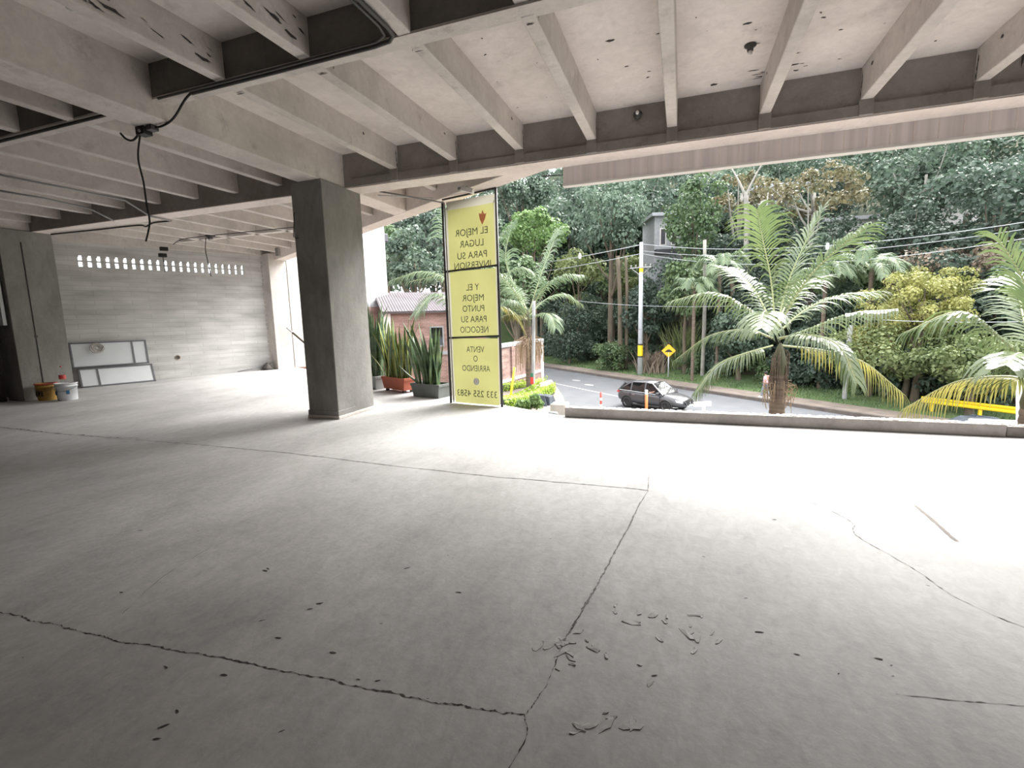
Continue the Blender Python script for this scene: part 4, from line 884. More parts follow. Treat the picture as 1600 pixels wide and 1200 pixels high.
# hillside palms
def wildpalm(seed, D, x, y, R_, lab, L=.9):
    q = random.Random(seed); T_ = at(x, y, D); n = (T_ - RO).dot(rn); base = hz(n) if n > 2.3 else G; P = V((T_.x, T_.y, base)); root, h = palm(P, T_.z, .13, .13, lab, .5)
    for k in range(11):
        a = k * 2.4 + q.uniform(-.2, .2); e = q.uniform(.1, 1.1); d = V((math.cos(a), math.sin(a), 0)); c = V((0, 0, h + .2))
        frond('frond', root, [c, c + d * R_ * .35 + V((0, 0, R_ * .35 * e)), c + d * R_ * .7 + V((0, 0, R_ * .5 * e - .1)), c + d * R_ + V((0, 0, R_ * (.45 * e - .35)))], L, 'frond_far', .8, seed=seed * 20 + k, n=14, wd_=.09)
wildpalm(31, 40, 1362, 425, 2.6, 'hillside palm peeping out between main palm and yellow tree'); wildpalm(32, 43, 1125, 420, 2.2, 'hillside palm just above the drooping fronds of the main palm'); wildpalm(33, 40, 1290, 440, 2.2, 'hillside palm hidden behind the main palm crown'); wildpalm(34, 42, 1085, 455, 2.0, 'small hillside palm above the warning sign')
# tall reeds
for i, (x, y, D, lab) in enumerate(((1065, 500, 50, 'clump of tall upright reeds above the warning sign'), (1018, 585, 47.6, 'dry brown reed clump at the foot of the utility pole'))):
    q = random.Random(90 + i); P = at(x, y, D); n = (P - RO).dot(rn); P.z = hz(n); b = MB(); H_ = 5.5 if i == 0 else 2.6
    for k in range(160):
        a = q.uniform(0, 6.28); r = q.uniform(0, 1.4); c = V((math.cos(a) * r, math.sin(a) * r, 0)); ln = V((q.uniform(-.4, .4), q.uniform(-.4, .4), 1)) * H_ * q.uniform(.5, 1); e = V((.05, 0, 0)); b.add([c - e, c + e, c + ln * .6 + e * .7, c + ln + V((ln.x, ln.y, -.3)) * .3, c + ln * .6 - e * .7], [(0, 1, 2, 3, 4)])
    tag(b.build('reed_clump', M['leaf_olive' if i == 0 else 'leaf_dry'], loc=P), lab, 'reeds')
# ------------------------------------------------------------------ street furniture
P = onz(1000, 588, G); P.z = G + .17
pl = empty('utility_pole', P, 'tall white utility pole with a yellow band and crossarm', 'utility pole')
Hp = at(994, 379, math.hypot(P.x, P.y)).z - P.z
b = MB(); b.tube([(0, 0, 0), (-.02, 0, Hp)], [.24, .15], 14); b.build('shaft', M['polewhite'], pl, smooth=True)
for z0, z1, m_ in ((1.75, 2.75, 'yellowp'), (1.62, 1.76, 'black'), (2.74, 2.88, 'black')):
    b = MB(); b.lathe([(.238, z0), (.234, z1)], 16); b.build('painted_band', M[m_], pl, smooth=True)
b = MB(); b.lathe([(.185, Hp * .78), (.183, Hp * .78 + .35)], 16); tag(b.build('painted_band', M['yellowp'], pl, smooth=True), 'small yellow band under the crossarm')
b = MB(); T4 = Matrix.Rotation(math.atan2(ru.y, ru.x) + .5, 4, 'Z'); zz = Hp * .81
b.box(-1.0, 1.0, -.2, -.12, zz, zz + .1, M4=T4); b.tube([T4 @ V((-.85, -.15, zz)), T4 @ V((0, 0, zz - .7))], .03, 6); b.tube([T4 @ V((.85, -.15, zz)), T4 @ V((0, 0, zz - .7))], .03, 6); b.build('crossarm', M['polegrey'], pl)
for x in (-.9, -.45, .45, .9): b = MB(); c_ = T4 @ V((x, -.16, zz + .1)); b.lathe([(.02, 0), (.05, .05), (.05, .12), (.07, .14), (.02, .22)], 10, c=tuple(c_)); b.build('insulator', M['polegrey'], pl)
b = MB(); b.lathe([(.245, 4.2), (.244, 4.26)], 12); b.build('strap_band', M['polegrey'], pl)
top = P + V((0, 0, Hp))
def line(a, c, sag, lab, r=.035):
    pts = [a.lerp(c, t / 16) + V((0, 0, -sag * 4 * (t / 16) * (1 - t / 16))) for t in range(17)]; b = MB(); b.tube(pts, r, 5); o = b.build('power_line', M['wire'], smooth=True); return tag(o, lab, 'power line')
line(top + V((0, 0, -.15)), at(1640, 341, 36), .9, 'topmost power line from the utility pole toward the palm at the picture edge', .025)
line(top + V((0, 0, -.75)), at(1640, 352, 36), .9, 'second power line below the topmost one, reaching the picture edge', .022)
line(top + V((0, 0, -1.0)), at(1640, 366, 36), 1.2, 'lowest power line running from the pole to the picture edge', .018)
line(top + V((0, 0, -.2)), at(600, 428, 70), .9, 'upper power line running from the pole behind the banner', .035)
line(top + V((0, 0, -1.0)), at(600, 440, 70), .9, 'lower power line running from the pole behind the banner', .03)
line(at(900, 470, 42), at(1300, 468, 40), .5, 'faint low wire crossing behind the utility pole', .015)
line(at(1380, 500, 30), at(1680, 500, 30), .1, 'thin wire passing behind the fronds of the palm at the picture edge', .015)
for i, (x, y, lab) in enumerate(((906, 403, 'small pale insulator hanging on the line left of the pole'), (1293, 388, 'small white marker hanging on the lines past the main palm'))):
    b = MB(); b.lathe([(0, -.25), (.10, -.2), (.12, 0), (.08, .2), (0, .25)], 10); tag(b.build('line_marker', M['white'], loc=at(x, y - 3, 40)), lab, 'line marker')
# warning sign
P = onz(1044, 590, G + .15)
sg = empty('warning_sign', P, 'yellow diamond road sign with a black speed bump symbol', 'road sign'); sg.rotation_euler.z = math.atan2(P.y, P.x) - math.pi / 2
hs = at(1044, 548, math.hypot(P.x, P.y)).z - P.z
b = MB(); b.tube([(0, .03, 0), (0, .03, hs)], .05, 8); b.build('post', M['polewhite'], sg, smooth=True)
b = MB(); a = .60; b.v = [(x, y, hs + z) for y in (-.015, .015) for x, z in ((-a, 0), (-.06, -a + .06), (.06, -a + .06), (a, 0), (.06, a - .06), (-.06, a - .06))]; b.f = [(0, 1, 2, 3, 4, 5), (11, 10, 9, 8, 7, 6)] + [(i, (i + 1) % 6, 6 + (i + 1) % 6, 6 + i)[::-1] for i in range(6)]; b.mi = [0] * 8; b.build('plate', M['signy'], sg)
b = MB(); b.add([(-.3, -.02, hs - .13), (.3, -.02, hs - .13), (.3, -.02, hs - .07), (.18, -.02, hs + .04), (.06, -.02, hs + .12), (-.06, -.02, hs + .12), (-.18, -.02, hs + .04), (-.3, -.02, hs - .07)], [tuple(range(8))]); b.build('bump_symbol', M['black'], sg)
# leaning pale pole, white post, posts by the kerb
def post(name, x, yb, yt, D, r, m_, lab, dx=0, cat='post'):
    B_ = at(x, yb, D); T_ = at(x + dx, yt, D); o = empty(name, B_, lab, cat); b = MB(); b.tube([V((0, 0, min(0, G - B_.z))), V((0, 0, 0)), T_ - B_], r, 10); b.build('shaft', M[m_], o, smooth=True); return o, T_ - B_
post('pale_pole', 1319, 627, 508, 36, .14, 'polegrey', 'slanting pale grey pole right of the main palm', 10, 'pole')
post('white_post', 1596, 668, 596, 28, .16, 'white', 'white post at the picture edge next to the guard rail')
o, t_ = post('orange_marker', 1010, 640, 616, 25.0, .07, 'orangep', 'orange and white marker post standing before the parked grey car'); b = MB(); b.tube([t_, t_ + V((0, 0, .22))], .072, 10); b.build('cap', M['white'], o)
o, t_ = post('red_marker', 939, 640, 613, 25.5, .06, 'redlabel', 'faded red and white marker post left of the car')
for z in (.15, .5): b = MB(); b.tube([V((0, 0, z)), V((0, 0, z + .15))], .063, 10); b.build('band', M['white'], o)
tb = empty('barrier_sign', at(1099, 655, 24), 'white horizontal board on a short post next to the car bonnet', 'barrier')
b = MB(); b.box(-.40, .40, -.05, .05, .62, .85, M4=Matrix.Rotation(-.1, 4, 'Y')); b.build('board', M['white'], tb, bevel=.02)
b = MB(); b.box(-.07, .07, -.05, .05, G - tb.location.z, .64); b.build('post', M['white'], tb)
# yellow guard rail and parked vehicles behind it, as simple shapes
g0, g1 = onz(1440, 624, -3.45), onz(1700, 655, -3.45); gr = empty('guard_rail', g0, 'long yellow steel guard rail by the street at the picture edge', 'guard rail')
b = MB(); d_ = g1 - g0; ln = d_.length; d_.normalize(); e_ = V((d_.y, -d_.x, 0)) if d_.x > 0 else V((-d_.y, d_.x, 0)); prof = [(0, .17), (.05, .13), (.05, .07), (0, .02), (0, -.02), (.05, -.07), (.05, -.13), (0, -.17)]
for t in (0, ln): b.v += [tuple(d_ * t + e_ * a + V((0, 0, z))) for a, z in prof] + [tuple(d_ * t + e_ * (a - .02) + V((0, 0, z))) for a, z in prof]
for k in range(7): b.face((k, k + 1, 16 + k + 1, 16 + k)); b.face((8 + k + 1, 8 + k, 24 + k, 24 + k + 1))
b.build('rail', M['yellowp'], gr)
for t in (.5, 2.5, 4.5, 6.5): b = MB(); c_ = d_ * t; b.box(c_.x - .06, c_.x + .06, c_.y + .02, c_.y + .14, G - g0.z, .1); b.build('post', M['yellowp'], gr)
P = onz(1560, 662, -3.6); b = MB(); b.box(-.85, .85, -.5, .5, -.6, .10); tag(b.build('white_vehicle_block', M['white'], loc=P + V((0, 0, 0)), bevel=.05), 'white block for a parked vehicle below the yellow guard rail', 'block')  # plain block standing in for a parked white vehicle
P = onz(1528, 658, -3.7); b = MB(); rr = random.Random(2); b.lathe([(0, -.5), (.6, -.5), (.7, -.1), (.45, .18), (0, .25)], 12, sx=1.6); b.v = [(x + rr.uniform(-.08, .08), y, z + rr.uniform(-.05, .05)) for x, y, z in b.v]; tag(b.build('dark_vehicle_mound', M['rock'], loc=P), 'dark mound for a parked vehicle beside the white one', 'mound')  # lumpy shape standing in for a parked dark vehicle

# ------------------------------------------------------------------ car: grey five door SUV, nose to the right
RW = onz(981, 636, G); ca = math.radians(-30); cdir = V((math.cos(ca), math.sin(ca), 0)); cside = V((cdir.y, -cdir.x, 0))   # cside: toward the camera
car = empty('car', RW - cside * .80 + cdir * 1.35, 'dark grey five door SUV driving past on the street', 'car'); car.rotation_euler.z = ca
# local x forward, y left (away from the camera), z up; wheel axles at x = -1.35, 1.35
st = [  # x, half width, sill z, belt z, belt half width
    (-2.20, .70, .48, .95, .66), (-2.10, .83, .36, 1.04, .80), (-1.7, .90, .30, 1.08, .86), (-1.0, .92, .25, 1.06, .88), (0, .92, .24, 1.02, .88), (.8, .92, .25, 1.00, .87),
    (1.2, .91, .27, .97, .84), (1.7, .89, .30, .90, .78), (2.1, .82, .30, .80, .68), (2.32, .62, .36, .68, .52)]
b = MB()
for (x, hwd, z0, zb, bwd) in st: b.v += [(x, -hwd * .8, z0), (x, -hwd, z0 + .16), (x, -hwd, (z0 + zb) / 2 + .05), (x, -bwd, zb), (x, -bwd * .55, zb + .03 + (.05 if x > .9 else 0)), (x, 0, zb + .04 + (.06 if x > .9 else 0)), (x, bwd * .55, zb + .03 + (.05 if x > .9 else 0)), (x, bwd, zb), (x, hwd, (z0 + zb) / 2 + .05), (x, hwd, z0 + .16), (x, hwd * .8, z0)]
n = 11
for i in range(len(st) - 1):
    for k in range(n - 1): b.face((i * n + k, (i + 1) * n + k, (i + 1) * n + k + 1, i * n + k + 1))
    b.face((i * n + n - 1, (i + 1) * n + n - 1, (i + 1) * n, i * n))
b.face(range(n)); b.face([len(b.v) - n + k for k in range(n)][::-1])
body = b.build('body', M['carpaint'], car, smooth=True); ss_ = body.modifiers.new('s', 'SUBSURF'); ss_.levels = ss_.render_levels = 2
# greenhouse with pillars as paint and glass set in it
gh = [(-2.12, .70, 1.02), (-1.75, .64, 1.50), (-1.0, .66, 1.64), (-.1, .67, 1.66), (.35, .65, 1.58), (1.15, .74, 1.00)]
b = MB()
rf = [(-1.95, 1.22, .74), (-1.72, 1.52, .62), (-1.0, 1.63, .64), (-.2, 1.655, .64), (.28, 1.60, .61)]
for x, z, hw_ in rf: b.v += [(x, -hw_, z - .05), (x, -hw_ * .93, z), (x, 0, z + .04), (x, hw_ * .93, z), (x, hw_, z - .05)]
for i in range(len(rf) - 1):
    for k in range(4): b.face((i * 5 + k, (i + 1) * 5 + k, (i + 1) * 5 + k + 1, i * 5 + k + 1))
roof = b.build('roof', M['carpaint'], car, smooth=True); so_ = roof.modifiers.new('so', 'SOLIDIFY'); so_.thickness = .05
for s in (-1, 1):
    wn_ = [((-1.98, 1.10), (-1.62, 1.46), (-1.18, 1.55), (-1.15, 1.06)), ((-1.10, 1.06), (-1.13, 1.56), (-.22, 1.61), (-.18, 1.03)), ((-.08, 1.03), (-.12, 1.61), (.25, 1.57), (.98, 1.01))]
    for w4 in wn_:
        b = MB(); b.add([(x, s * (.83 if z < 1.2 else .635), z) for x, z in w4], [(0, 1, 2, 3)]); b.build('side_window', M['glass'], car)
    for (xa, za), (xb, zb_) in (((-2.05, 1.02), (-1.66, 1.52)), ((-1.13, 1.0), (-1.15, 1.60)), ((-.13, 1.0), (-.17, 1.63)), ((1.12, .98), (.28, 1.60))):
        b = MB(); b.tube([(xa, s * .835, za), (xb, s * .63, zb_)], .05, 6); b.build('pillar', M['carpaint'], car)
    b = MB(); b.tube([(-1.95, s * .855, 1.075), (-1, s * .87, 1.06), (1.0, s * .865, 1.0)], .018, 6); tag(b.build('window_trim', M['chrome'], car), 'bright trim under the windows')
    m4 = Matrix.Translation((.86, s * 1.0, 1.08)); b = MB(); b.box(-.07, .07, -.12, .12, -.08, .08, M4=m4); b.build('door_mirror', M['carpaint'], car, bevel=.04)
    for x in (-.95, .05): b = MB(); b.box(x, x + .2, s * .93 - .015, s * .93 + .015, .86, .89); b.build('door_handle', M['chrome'], car)
    for x in (-1.12, -.12, .95): b = MB(); b.box(x - .008, x + .008, s * .927 - .008, s * .927 + .008, .35, .98); b.build('door_gap', M['black'], car)
    b = MB(); b.box(-.95, .95, s * .90 - .03, s * .90 + .04, .22, .32); b.build('sill', M['black'], car, bevel=.02)
    b = MB(); b.add([(1.88, s * .80, .80), (2.22, s * .60, .74), (2.24, s * .63, .62), (1.98, s * .83, .68)], [(0, 1, 2, 3)]); b.v = [(x + .04, y + s * .03, z + .01) for x, y, z in b.v]; b.build('headlight', M['lamp'], car)
    b = MB(); b.box(-2.2, -1.98, s * .74 - .06, s * .74 + .09, .88, 1.0); b.build('tail_light', M['redlabel'], car, bevel=.02)
    for x in (-1.35, 1.35):
        wt = MB(); prof = [(.20, -.11), (.33, -.11), (.355, -.08), (.355, .08), (.33, .11), (.20, .11)]; wt.lathe(prof, 24); tw = wt.build('tyre', M['tyre'], car, smooth=True); tw.location = (x, s * .83, .355); tw.rotation_euler.x = math.pi / 2
        b = MB(); b.lathe([(0, .02), (.05, .05), (.06, .03), (.19, .05), (.215, .08), (.215, -.05)], 24)
        for k in range(5):
            a = k * 1.2566; b.box(.04, .2, -.028, .028, .035, .075, M4=Matrix.Rotation(a, 4, 'Z'))
        rm = b.build('rim', M['chrome'], tw, smooth=False); rm.rotation_euler.x = 0 if s < 0 else math.pi
        b = MB(); b.tube([(x + .40 * math.cos(a), s * .915, .355 + .40 * math.sin(a)) for a in [k * .2618 - .15 for k in range(14)]], .035, 6); b.build('wheel_arch', M['black'], car)
        b = MB(); b.lathe([(0, -.02), (.385, -.02), (.385, .02), (0, .02)], 20); wb_ = b.build('wheel_well', M['black'], car); wb_.location = (x, s * .885, .36); wb_.rotation_euler.x = math.pi / 2
b = MB(); b.add([(1.12, -.74, 1.02), (1.12, .74, 1.02), (.34, .58, 1.59), (.34, -.58, 1.59)], [(0, 1, 2, 3)]); b.build('windscreen', M['glass'], car)
b = MB(); b.add([(-2.10, -.68, 1.08), (-1.80, -.58, 1.48), (-1.80, .58, 1.48), (-2.10, .68, 1.08)], [(0, 1, 2, 3)]); b.build('rear_window', M['glass'], car)
b = MB(); b.add([(2.30, -.40, .74), (2.30, .40, .74), (2.36, .34, .50), (2.34, .2, .43), (2.34, -.2, .43), (2.36, -.34, .50)], [tuple(range(6))]); b.v = [(x + .035, y, z) for x, y, z in b.v]; b.build('grille', M['black'], car)
b = MB(); b.lathe([(0, 0), (.07, 0), (.08, .01), (.0, .015)], 14); em = b.build('emblem', M['chrome'], car); em.location = (2.375, 0, .62); em.rotation_euler.y = math.pi / 2
b = MB(); b.tube([(2.33, -.46, .72), (2.40, -.35, .48), (2.42, 0, .42), (2.40, .35, .48), (2.33, .46, .72)], .016, 6); tag(b.build('grille_trim', M['chrome'], car), 'bright winged grille surround')
b = MB(); b.box(2.36, 2.385, -.26, .26, .40, .51); b.build('number_plate', M['white'], car)
b = MB(); b.box(-1.92, -1.66, -.5, .5, 1.50, 1.54); b.build('roof_spoiler', M['carpaint'], car, bevel=.015)

# ------------------------------------------------------------------ people
def skin_body(name, J, E_, mat_, parent=None, lv=2):
    """J: joint -> (x,y,z,r); E_: edges; one continuous skinned body"""
    ks = list(J); me = bpy.data.meshes.new(name); me.from_pydata([J[k][:3] for k in ks], [(ks.index(a), ks.index(c)) for a, c in E_], []); me.materials.append(mat_)
    o = bpy.data.objects.new(name, me); C.objects.link(o); o.parent = parent
    sk_ = o.modifiers.new('skin', 'SKIN'); me.skin_vertices[0].data[0].use_root = True
    for i, k in enumerate(ks): me.skin_vertices[0].data[i].radius = (J[k][3], J[k][3] * (J[k][4] if len(J[k]) > 4 else 1)); me.skin_vertices[0].data[i].use_root = (i == 0)
    sb_ = o.modifiers.new('sub', 'SUBSURF'); sb_.levels = sb_.render_levels = lv; sk_.use_smooth_shade = True
    return o
PP = onz(1196, 622, G + .17)
# walking toward local +x
J = dict(pelvis=(0, 0, .93, .15, .8), waist=(0, 0, 1.08, .14, .75), chest=(.02, 0, 1.28, .17, .7), neck=(.03, 0, 1.46, .055), jaw=(.05, 0, 1.53, .062), head=(.045, 0, 1.62, .092), crown=(.03, 0, 1.70, .06), nose=(.135, 0, 1.595, .016),
    shl=(.02, .17, 1.40, .062), ell=(-.10, .22, 1.13, .042), wrl=(-.02, .22, .90, .028), hal=(.01, .22, .83, .033), shr=(.02, -.17, 1.40, .062), elr=(.08, -.22, 1.14, .042), wrr=(.27, -.20, 1.02, .028), har=(.34, -.19, .99, .033),
    hil=(0, .10, .88, .10), knl=(.16, .10, .50, .062), anl=(.22, .10, .10, .042), tol=(.36, .10, .05, .035), hir=(0, -.10, .88, .10), knr=(-.04, -.10, .48, .062), anr=(-.26, -.10, .13, .042), tor=(-.16, -.10, .04, .035))
Ed = [('pelvis', 'waist'), ('waist', 'chest'), ('chest', 'neck'), ('neck', 'jaw'), ('jaw', 'head'), ('head', 'crown'), ('head', 'nose'), ('chest', 'shl'), ('shl', 'ell'), ('ell', 'wrl'), ('wrl', 'hal'), ('chest', 'shr'), ('shr', 'elr'), ('elr', 'wrr'), ('wrr', 'har'), ('pelvis', 'hil'), ('hil', 'knl'), ('knl', 'anl'), ('anl', 'tol'), ('pelvis', 'hir'), ('hir', 'knr'), ('knr', 'anr'), ('anr', 'tor')]
pe = empty('person', PP, 'person in a pink shirt and grey trousers walking on the far sidewalk', 'person'); pe.rotation_euler.z = math.atan2(ru.y, ru.x) + math.pi
skin_body('body', J, Ed, M['skin'], pe)
def cloth(name, keys, m_, g=.016, extra={}):
    JJ = {k: (*J[k][:3], J[k][3] + g, *(J[k][4:])) for k in keys}; JJ.update(extra); return skin_body(name, JJ, [e for e in Ed if e[0] in JJ and e[1] in JJ] + [(a, c) for a, c in (('shl', 'sll'), ('shr', 'slr')) if c in JJ], m_, pe)
cloth('shirt', ['waist', 'chest', 'shl', 'shr', 'pelvis'], M['pinkc'], .02, dict(sll=(-.05, .20, 1.23, .06), slr=(.05, -.20, 1.25, .06)))
cloth('trousers', ['pelvis', 'hil', 'knl', 'anl', 'hir', 'knr', 'anr'], M['trouser'], .014)
for n_, k in (('shoe', 'tol'), ('shoe', 'tor')): b = MB(); x, y, z = J[k][:3]; b.box(x - .2, x + .06, y - .05, y + .05, z - .05, z + .05); b.build(n_, M['white'], pe, bevel=.03)
b = MB(); b.lathe([(0, .115), (.06, .10), (.10, .05), (.105, 0), (.09, -.07), (.05, -.09)], 14); h_ = b.build('hair', M['hair'], pe, smooth=True); h_.location = (.015, 0, 1.64)
for s in (-1, 1): b = MB(); b.lathe([(0, -.012), (.010, -.006), (.010, .006), (0, .012)], 8); e_ = b.build('eye', M['hair'], pe); e_.location = (.125, s * .032, 1.635)
for hx_, hy_, hz_ in ((.01, .22, .80), (.36, -.19, .98)):
    b = MB()
    for k in range(4): b.tube([(hx_ + (k - 1.5) * .016 * (0 if hx_ > .2 else 1), hy_ + (k - 1.5) * .016 * (1 if hx_ > .2 else 0), hz_), (hx_ + (k - 1.5) * .018 * (0 if hx_ > .2 else 1) + (.05 if hx_ > .2 else .01), hy_ + (k - 1.5) * .018 * (1 if hx_ > .2 else 0), hz_ - (.01 if hx_ > .2 else .055)), (hx_ + (.07 if hx_ > .2 else .02), hy_ + (k - 1.5) * .018 * (1 if hx_ > .2 else 0), hz_ - (.03 if hx_ > .2 else .08 - abs(k - 1.5) * .008))], [.009, .008, .006], 6)
    b.tube([(hx_ + .01, hy_, hz_ + .04), (hx_ + .04, hy_ + .02, hz_ + .02)], .009, 6); b.build('fingers', M['skin'], pe, smooth=True)
# driver with an arm on the window sill
dv = empty('person', (0, 0, 0), 'driver of the grey SUV resting a bare arm on the open window', 'person'); dv.location = car.location + cdir * .12 + cside * .38; dv.rotation_euler.z = ca
JD = dict(pelvis=(-.1, 0, .62, .15, .9), chest=(-.12, 0, 1.02, .17, .7), neck=(-.08, 0, 1.20, .055), head=(-.05, 0, 1.35, .095), nose=(.045, 0, 1.34, .016), shr=(-.08, -.18, 1.12, .06), elr=(.12, -.46, 1.08, .042), wrr=(.33, -.42, 1.13, .03), har=(.40, -.38, 1.16, .034), shl=(-.08, .18, 1.12, .06), ell=(.12, .25, .95, .042), wrl=(.36, .18, 1.0, .03), knl=(.38, .12, .62, .08), knr=(.38, -.12, .62, .08))
skin_body('body', JD, [('pelvis', 'chest'), ('chest', 'neck'), ('neck', 'head'), ('head', 'nose'), ('chest', 'shr'), ('shr', 'elr'), ('elr', 'wrr'), ('wrr', 'har'), ('chest', 'shl'), ('shl', 'ell'), ('ell', 'wrl'), ('pelvis', 'knl'), ('pelvis', 'knr')], M['skin'], dv)
JS = dict(pelvis=(-.1, 0, .62, .17, .9), chest=(-.12, 0, 1.02, .195, .7), shr=(-.08, -.18, 1.12, .08), sl=(.0, -.30, 1.10, .07), shl=(-.08, .18, 1.12, .08))
skin_body('shirt', JS, [('pelvis', 'chest'), ('chest', 'shr'), ('shr', 'sl'), ('chest', 'shl')], M['trouser'], dv)
b = MB(); b.lathe([(0, .115), (.06, .10), (.10, .05), (.105, 0), (.09, -.06)], 14); h_ = b.build('hair', M['hair'], dv, smooth=True); h_.location = (-.07, 0, 1.37)

# ------------------------------------------------------------------ neighbours: brick houses, garden wall, hedge
def rotbox(name, x0p, x1p, D0_, D1_, zb, zt, depth, m_, parent=None, lab=None, cat=None):
    """box whose front face runs between two ground points seen at pixel columns x0p, x1p"""
    a = at(x0p, 560, D0_); c = at(x1p, 560, D1_); d = V((c.x - a.x, c.y - a.y, 0)); L = d.length; o = MB(); o.box(0, L, 0, depth, 0, zt - zb); r = o.build(name, m_, parent, loc=(a.x, a.y, zb), rz=math.atan2(d.y, d.x))
    if lab: tag(r, lab, cat)
    return r, L
wh, L = rotbox('brick_house', 540, 612, 27, 30, G, at(590, 340, 28.5).z + 2, 7, M['whitebrick'], None, 'white painted brick house rising behind the tall planters', 'house')
zm = at(590, 469, 28).z - G
b = MB(); b.box(-.04, L + .04, -.05, .05, zm - .35, zm); b.build('ledge', M['housegrey'], wh)
b = MB(); b.box(-.02, L + .02, -.06, .3, 0, zm - .35); tag(b.build('lower_wall', M['pinkbrick'], wh), 'weathered red brick lower storey')
b = MB(); b.box(L + .03, L + .5, .5, 1.1, zm - .2, zm + 3.6); b.build('chimney', M['pinkbrick'], wh)
b = MB(); b.box(L - .05, L + .9, .4, 1.3, zm + 3.6, zm + 4.1); b.build('chimney_cap', M['housedark'], wh, bevel=.05)
b = MB(); b.tube([(L + .58, .6, zm - .2), (L + .66, .6, zm + 3.4)], .07, 8); tag(b.build('drainpipe', M['signy'], wh), 'ochre drainpipe')
lh, L = rotbox('brick_house', 604, 760, 26, 27, G, at(650, 487, 26).z, 6, M['pinkbrick'], None, 'low weathered brick house with a corrugated roof left of the banner', 'house')
zt = at(650, 487, 26).z - G
b = MB(); b.box(-.15, L + .2, -.35, -.05, zt - .08, zt + .04)
n = 40
for i in range(n):
    x = -.15 + (L + .35) * i / n; w2 = (L + .35) / n
    b.add([(x, -.4, zt), (x + w2 / 2, -.4, zt + .05), (x + w2, -.4, zt), (x, 4.5, zt + 1.25), (x + w2 / 2, 4.5, zt + 1.30), (x + w2, 4.5, zt + 1.25)], [(0, 1, 4, 3), (1, 2, 5, 4)])
b.build('roof', M['roof'], lh)
b = MB(); b.box(-.12, .32, -.10, .2, 0, zt + .1); tag(b.build('corner_pier', M['housewhite'], lh), 'white corner pier')
for x0_, x1_, z0_, z1_ in ((2.35, 3.1, zt - 1.9, zt - .8), (1.0, 1.9, zt - 2.6, zt - 2.3)): b = MB(); b.box(x0_, x1_, -.05, .05, z0_, z1_); f_w = b.build('window', M['housegrey'], lh); b = MB(); b.box(x0_ + .07, x1_ - .07, -.06, -.04, z0_ + .07, z1_ - .07); b.build('pane', M['glass'], f_w)
b = MB(); b.box(.6, L, -.04, .05, zt - 2.35, zt - 2.15); b.build('ledge', M['housegrey'], lh)
rb, L = rotbox('brick_house', 420, 497, 21, 21, G, at(470, 424, 21).z, 4, M['redbrick'], None, 'red brick house glimpsed past the far pale column', 'house')
b = MB(); b.box(-.1, L + .1, -.2, 4, at(470, 424, 21).z - G, at(470, 412, 21).z - G); b.build('roof', M['housegrey'], rb)
b = MB(); b.box(-.1, L + .1, -.35, .0, at(470, 549, 21).z - G - .12, at(470, 549, 21).z - G); b.build('ledge', M['housedark'], rb)
ub, L = rotbox('white_house', 425, 500, 26, 26, G, 9, 4, M['whitebrick'], None, 'white wall seen over the red brick house by the far column', 'house')
# garden wall
gw, L = rotbox('garden_wall', 762, 848, 25.5, 33, G, at(848, 534, 33).z, .35, M['pinkbrick'], None, 'weathered pink brick garden wall with a grey coping beside the street', 'garden wall')
zt = at(848, 534, 33).z - G
b = MB(); b.box(-.05, L + .06, -.08, .43, zt, zt + .22); b.build('coping', M['housegrey'], gw, bevel=.03)
for t in (.12, .38, .66, .97): b = MB(); b.box(L * t - .2, L * t + .16, -.10, .1, 0, zt); b.build('pier', M['pinkbrick'] if t < .9 else M['housewhite'], gw)
b = MB(); b.box(.0, L, -.06, .02, zt * .50, zt * .50 + .16); b.build('string_course', M['housewhite'], gw)
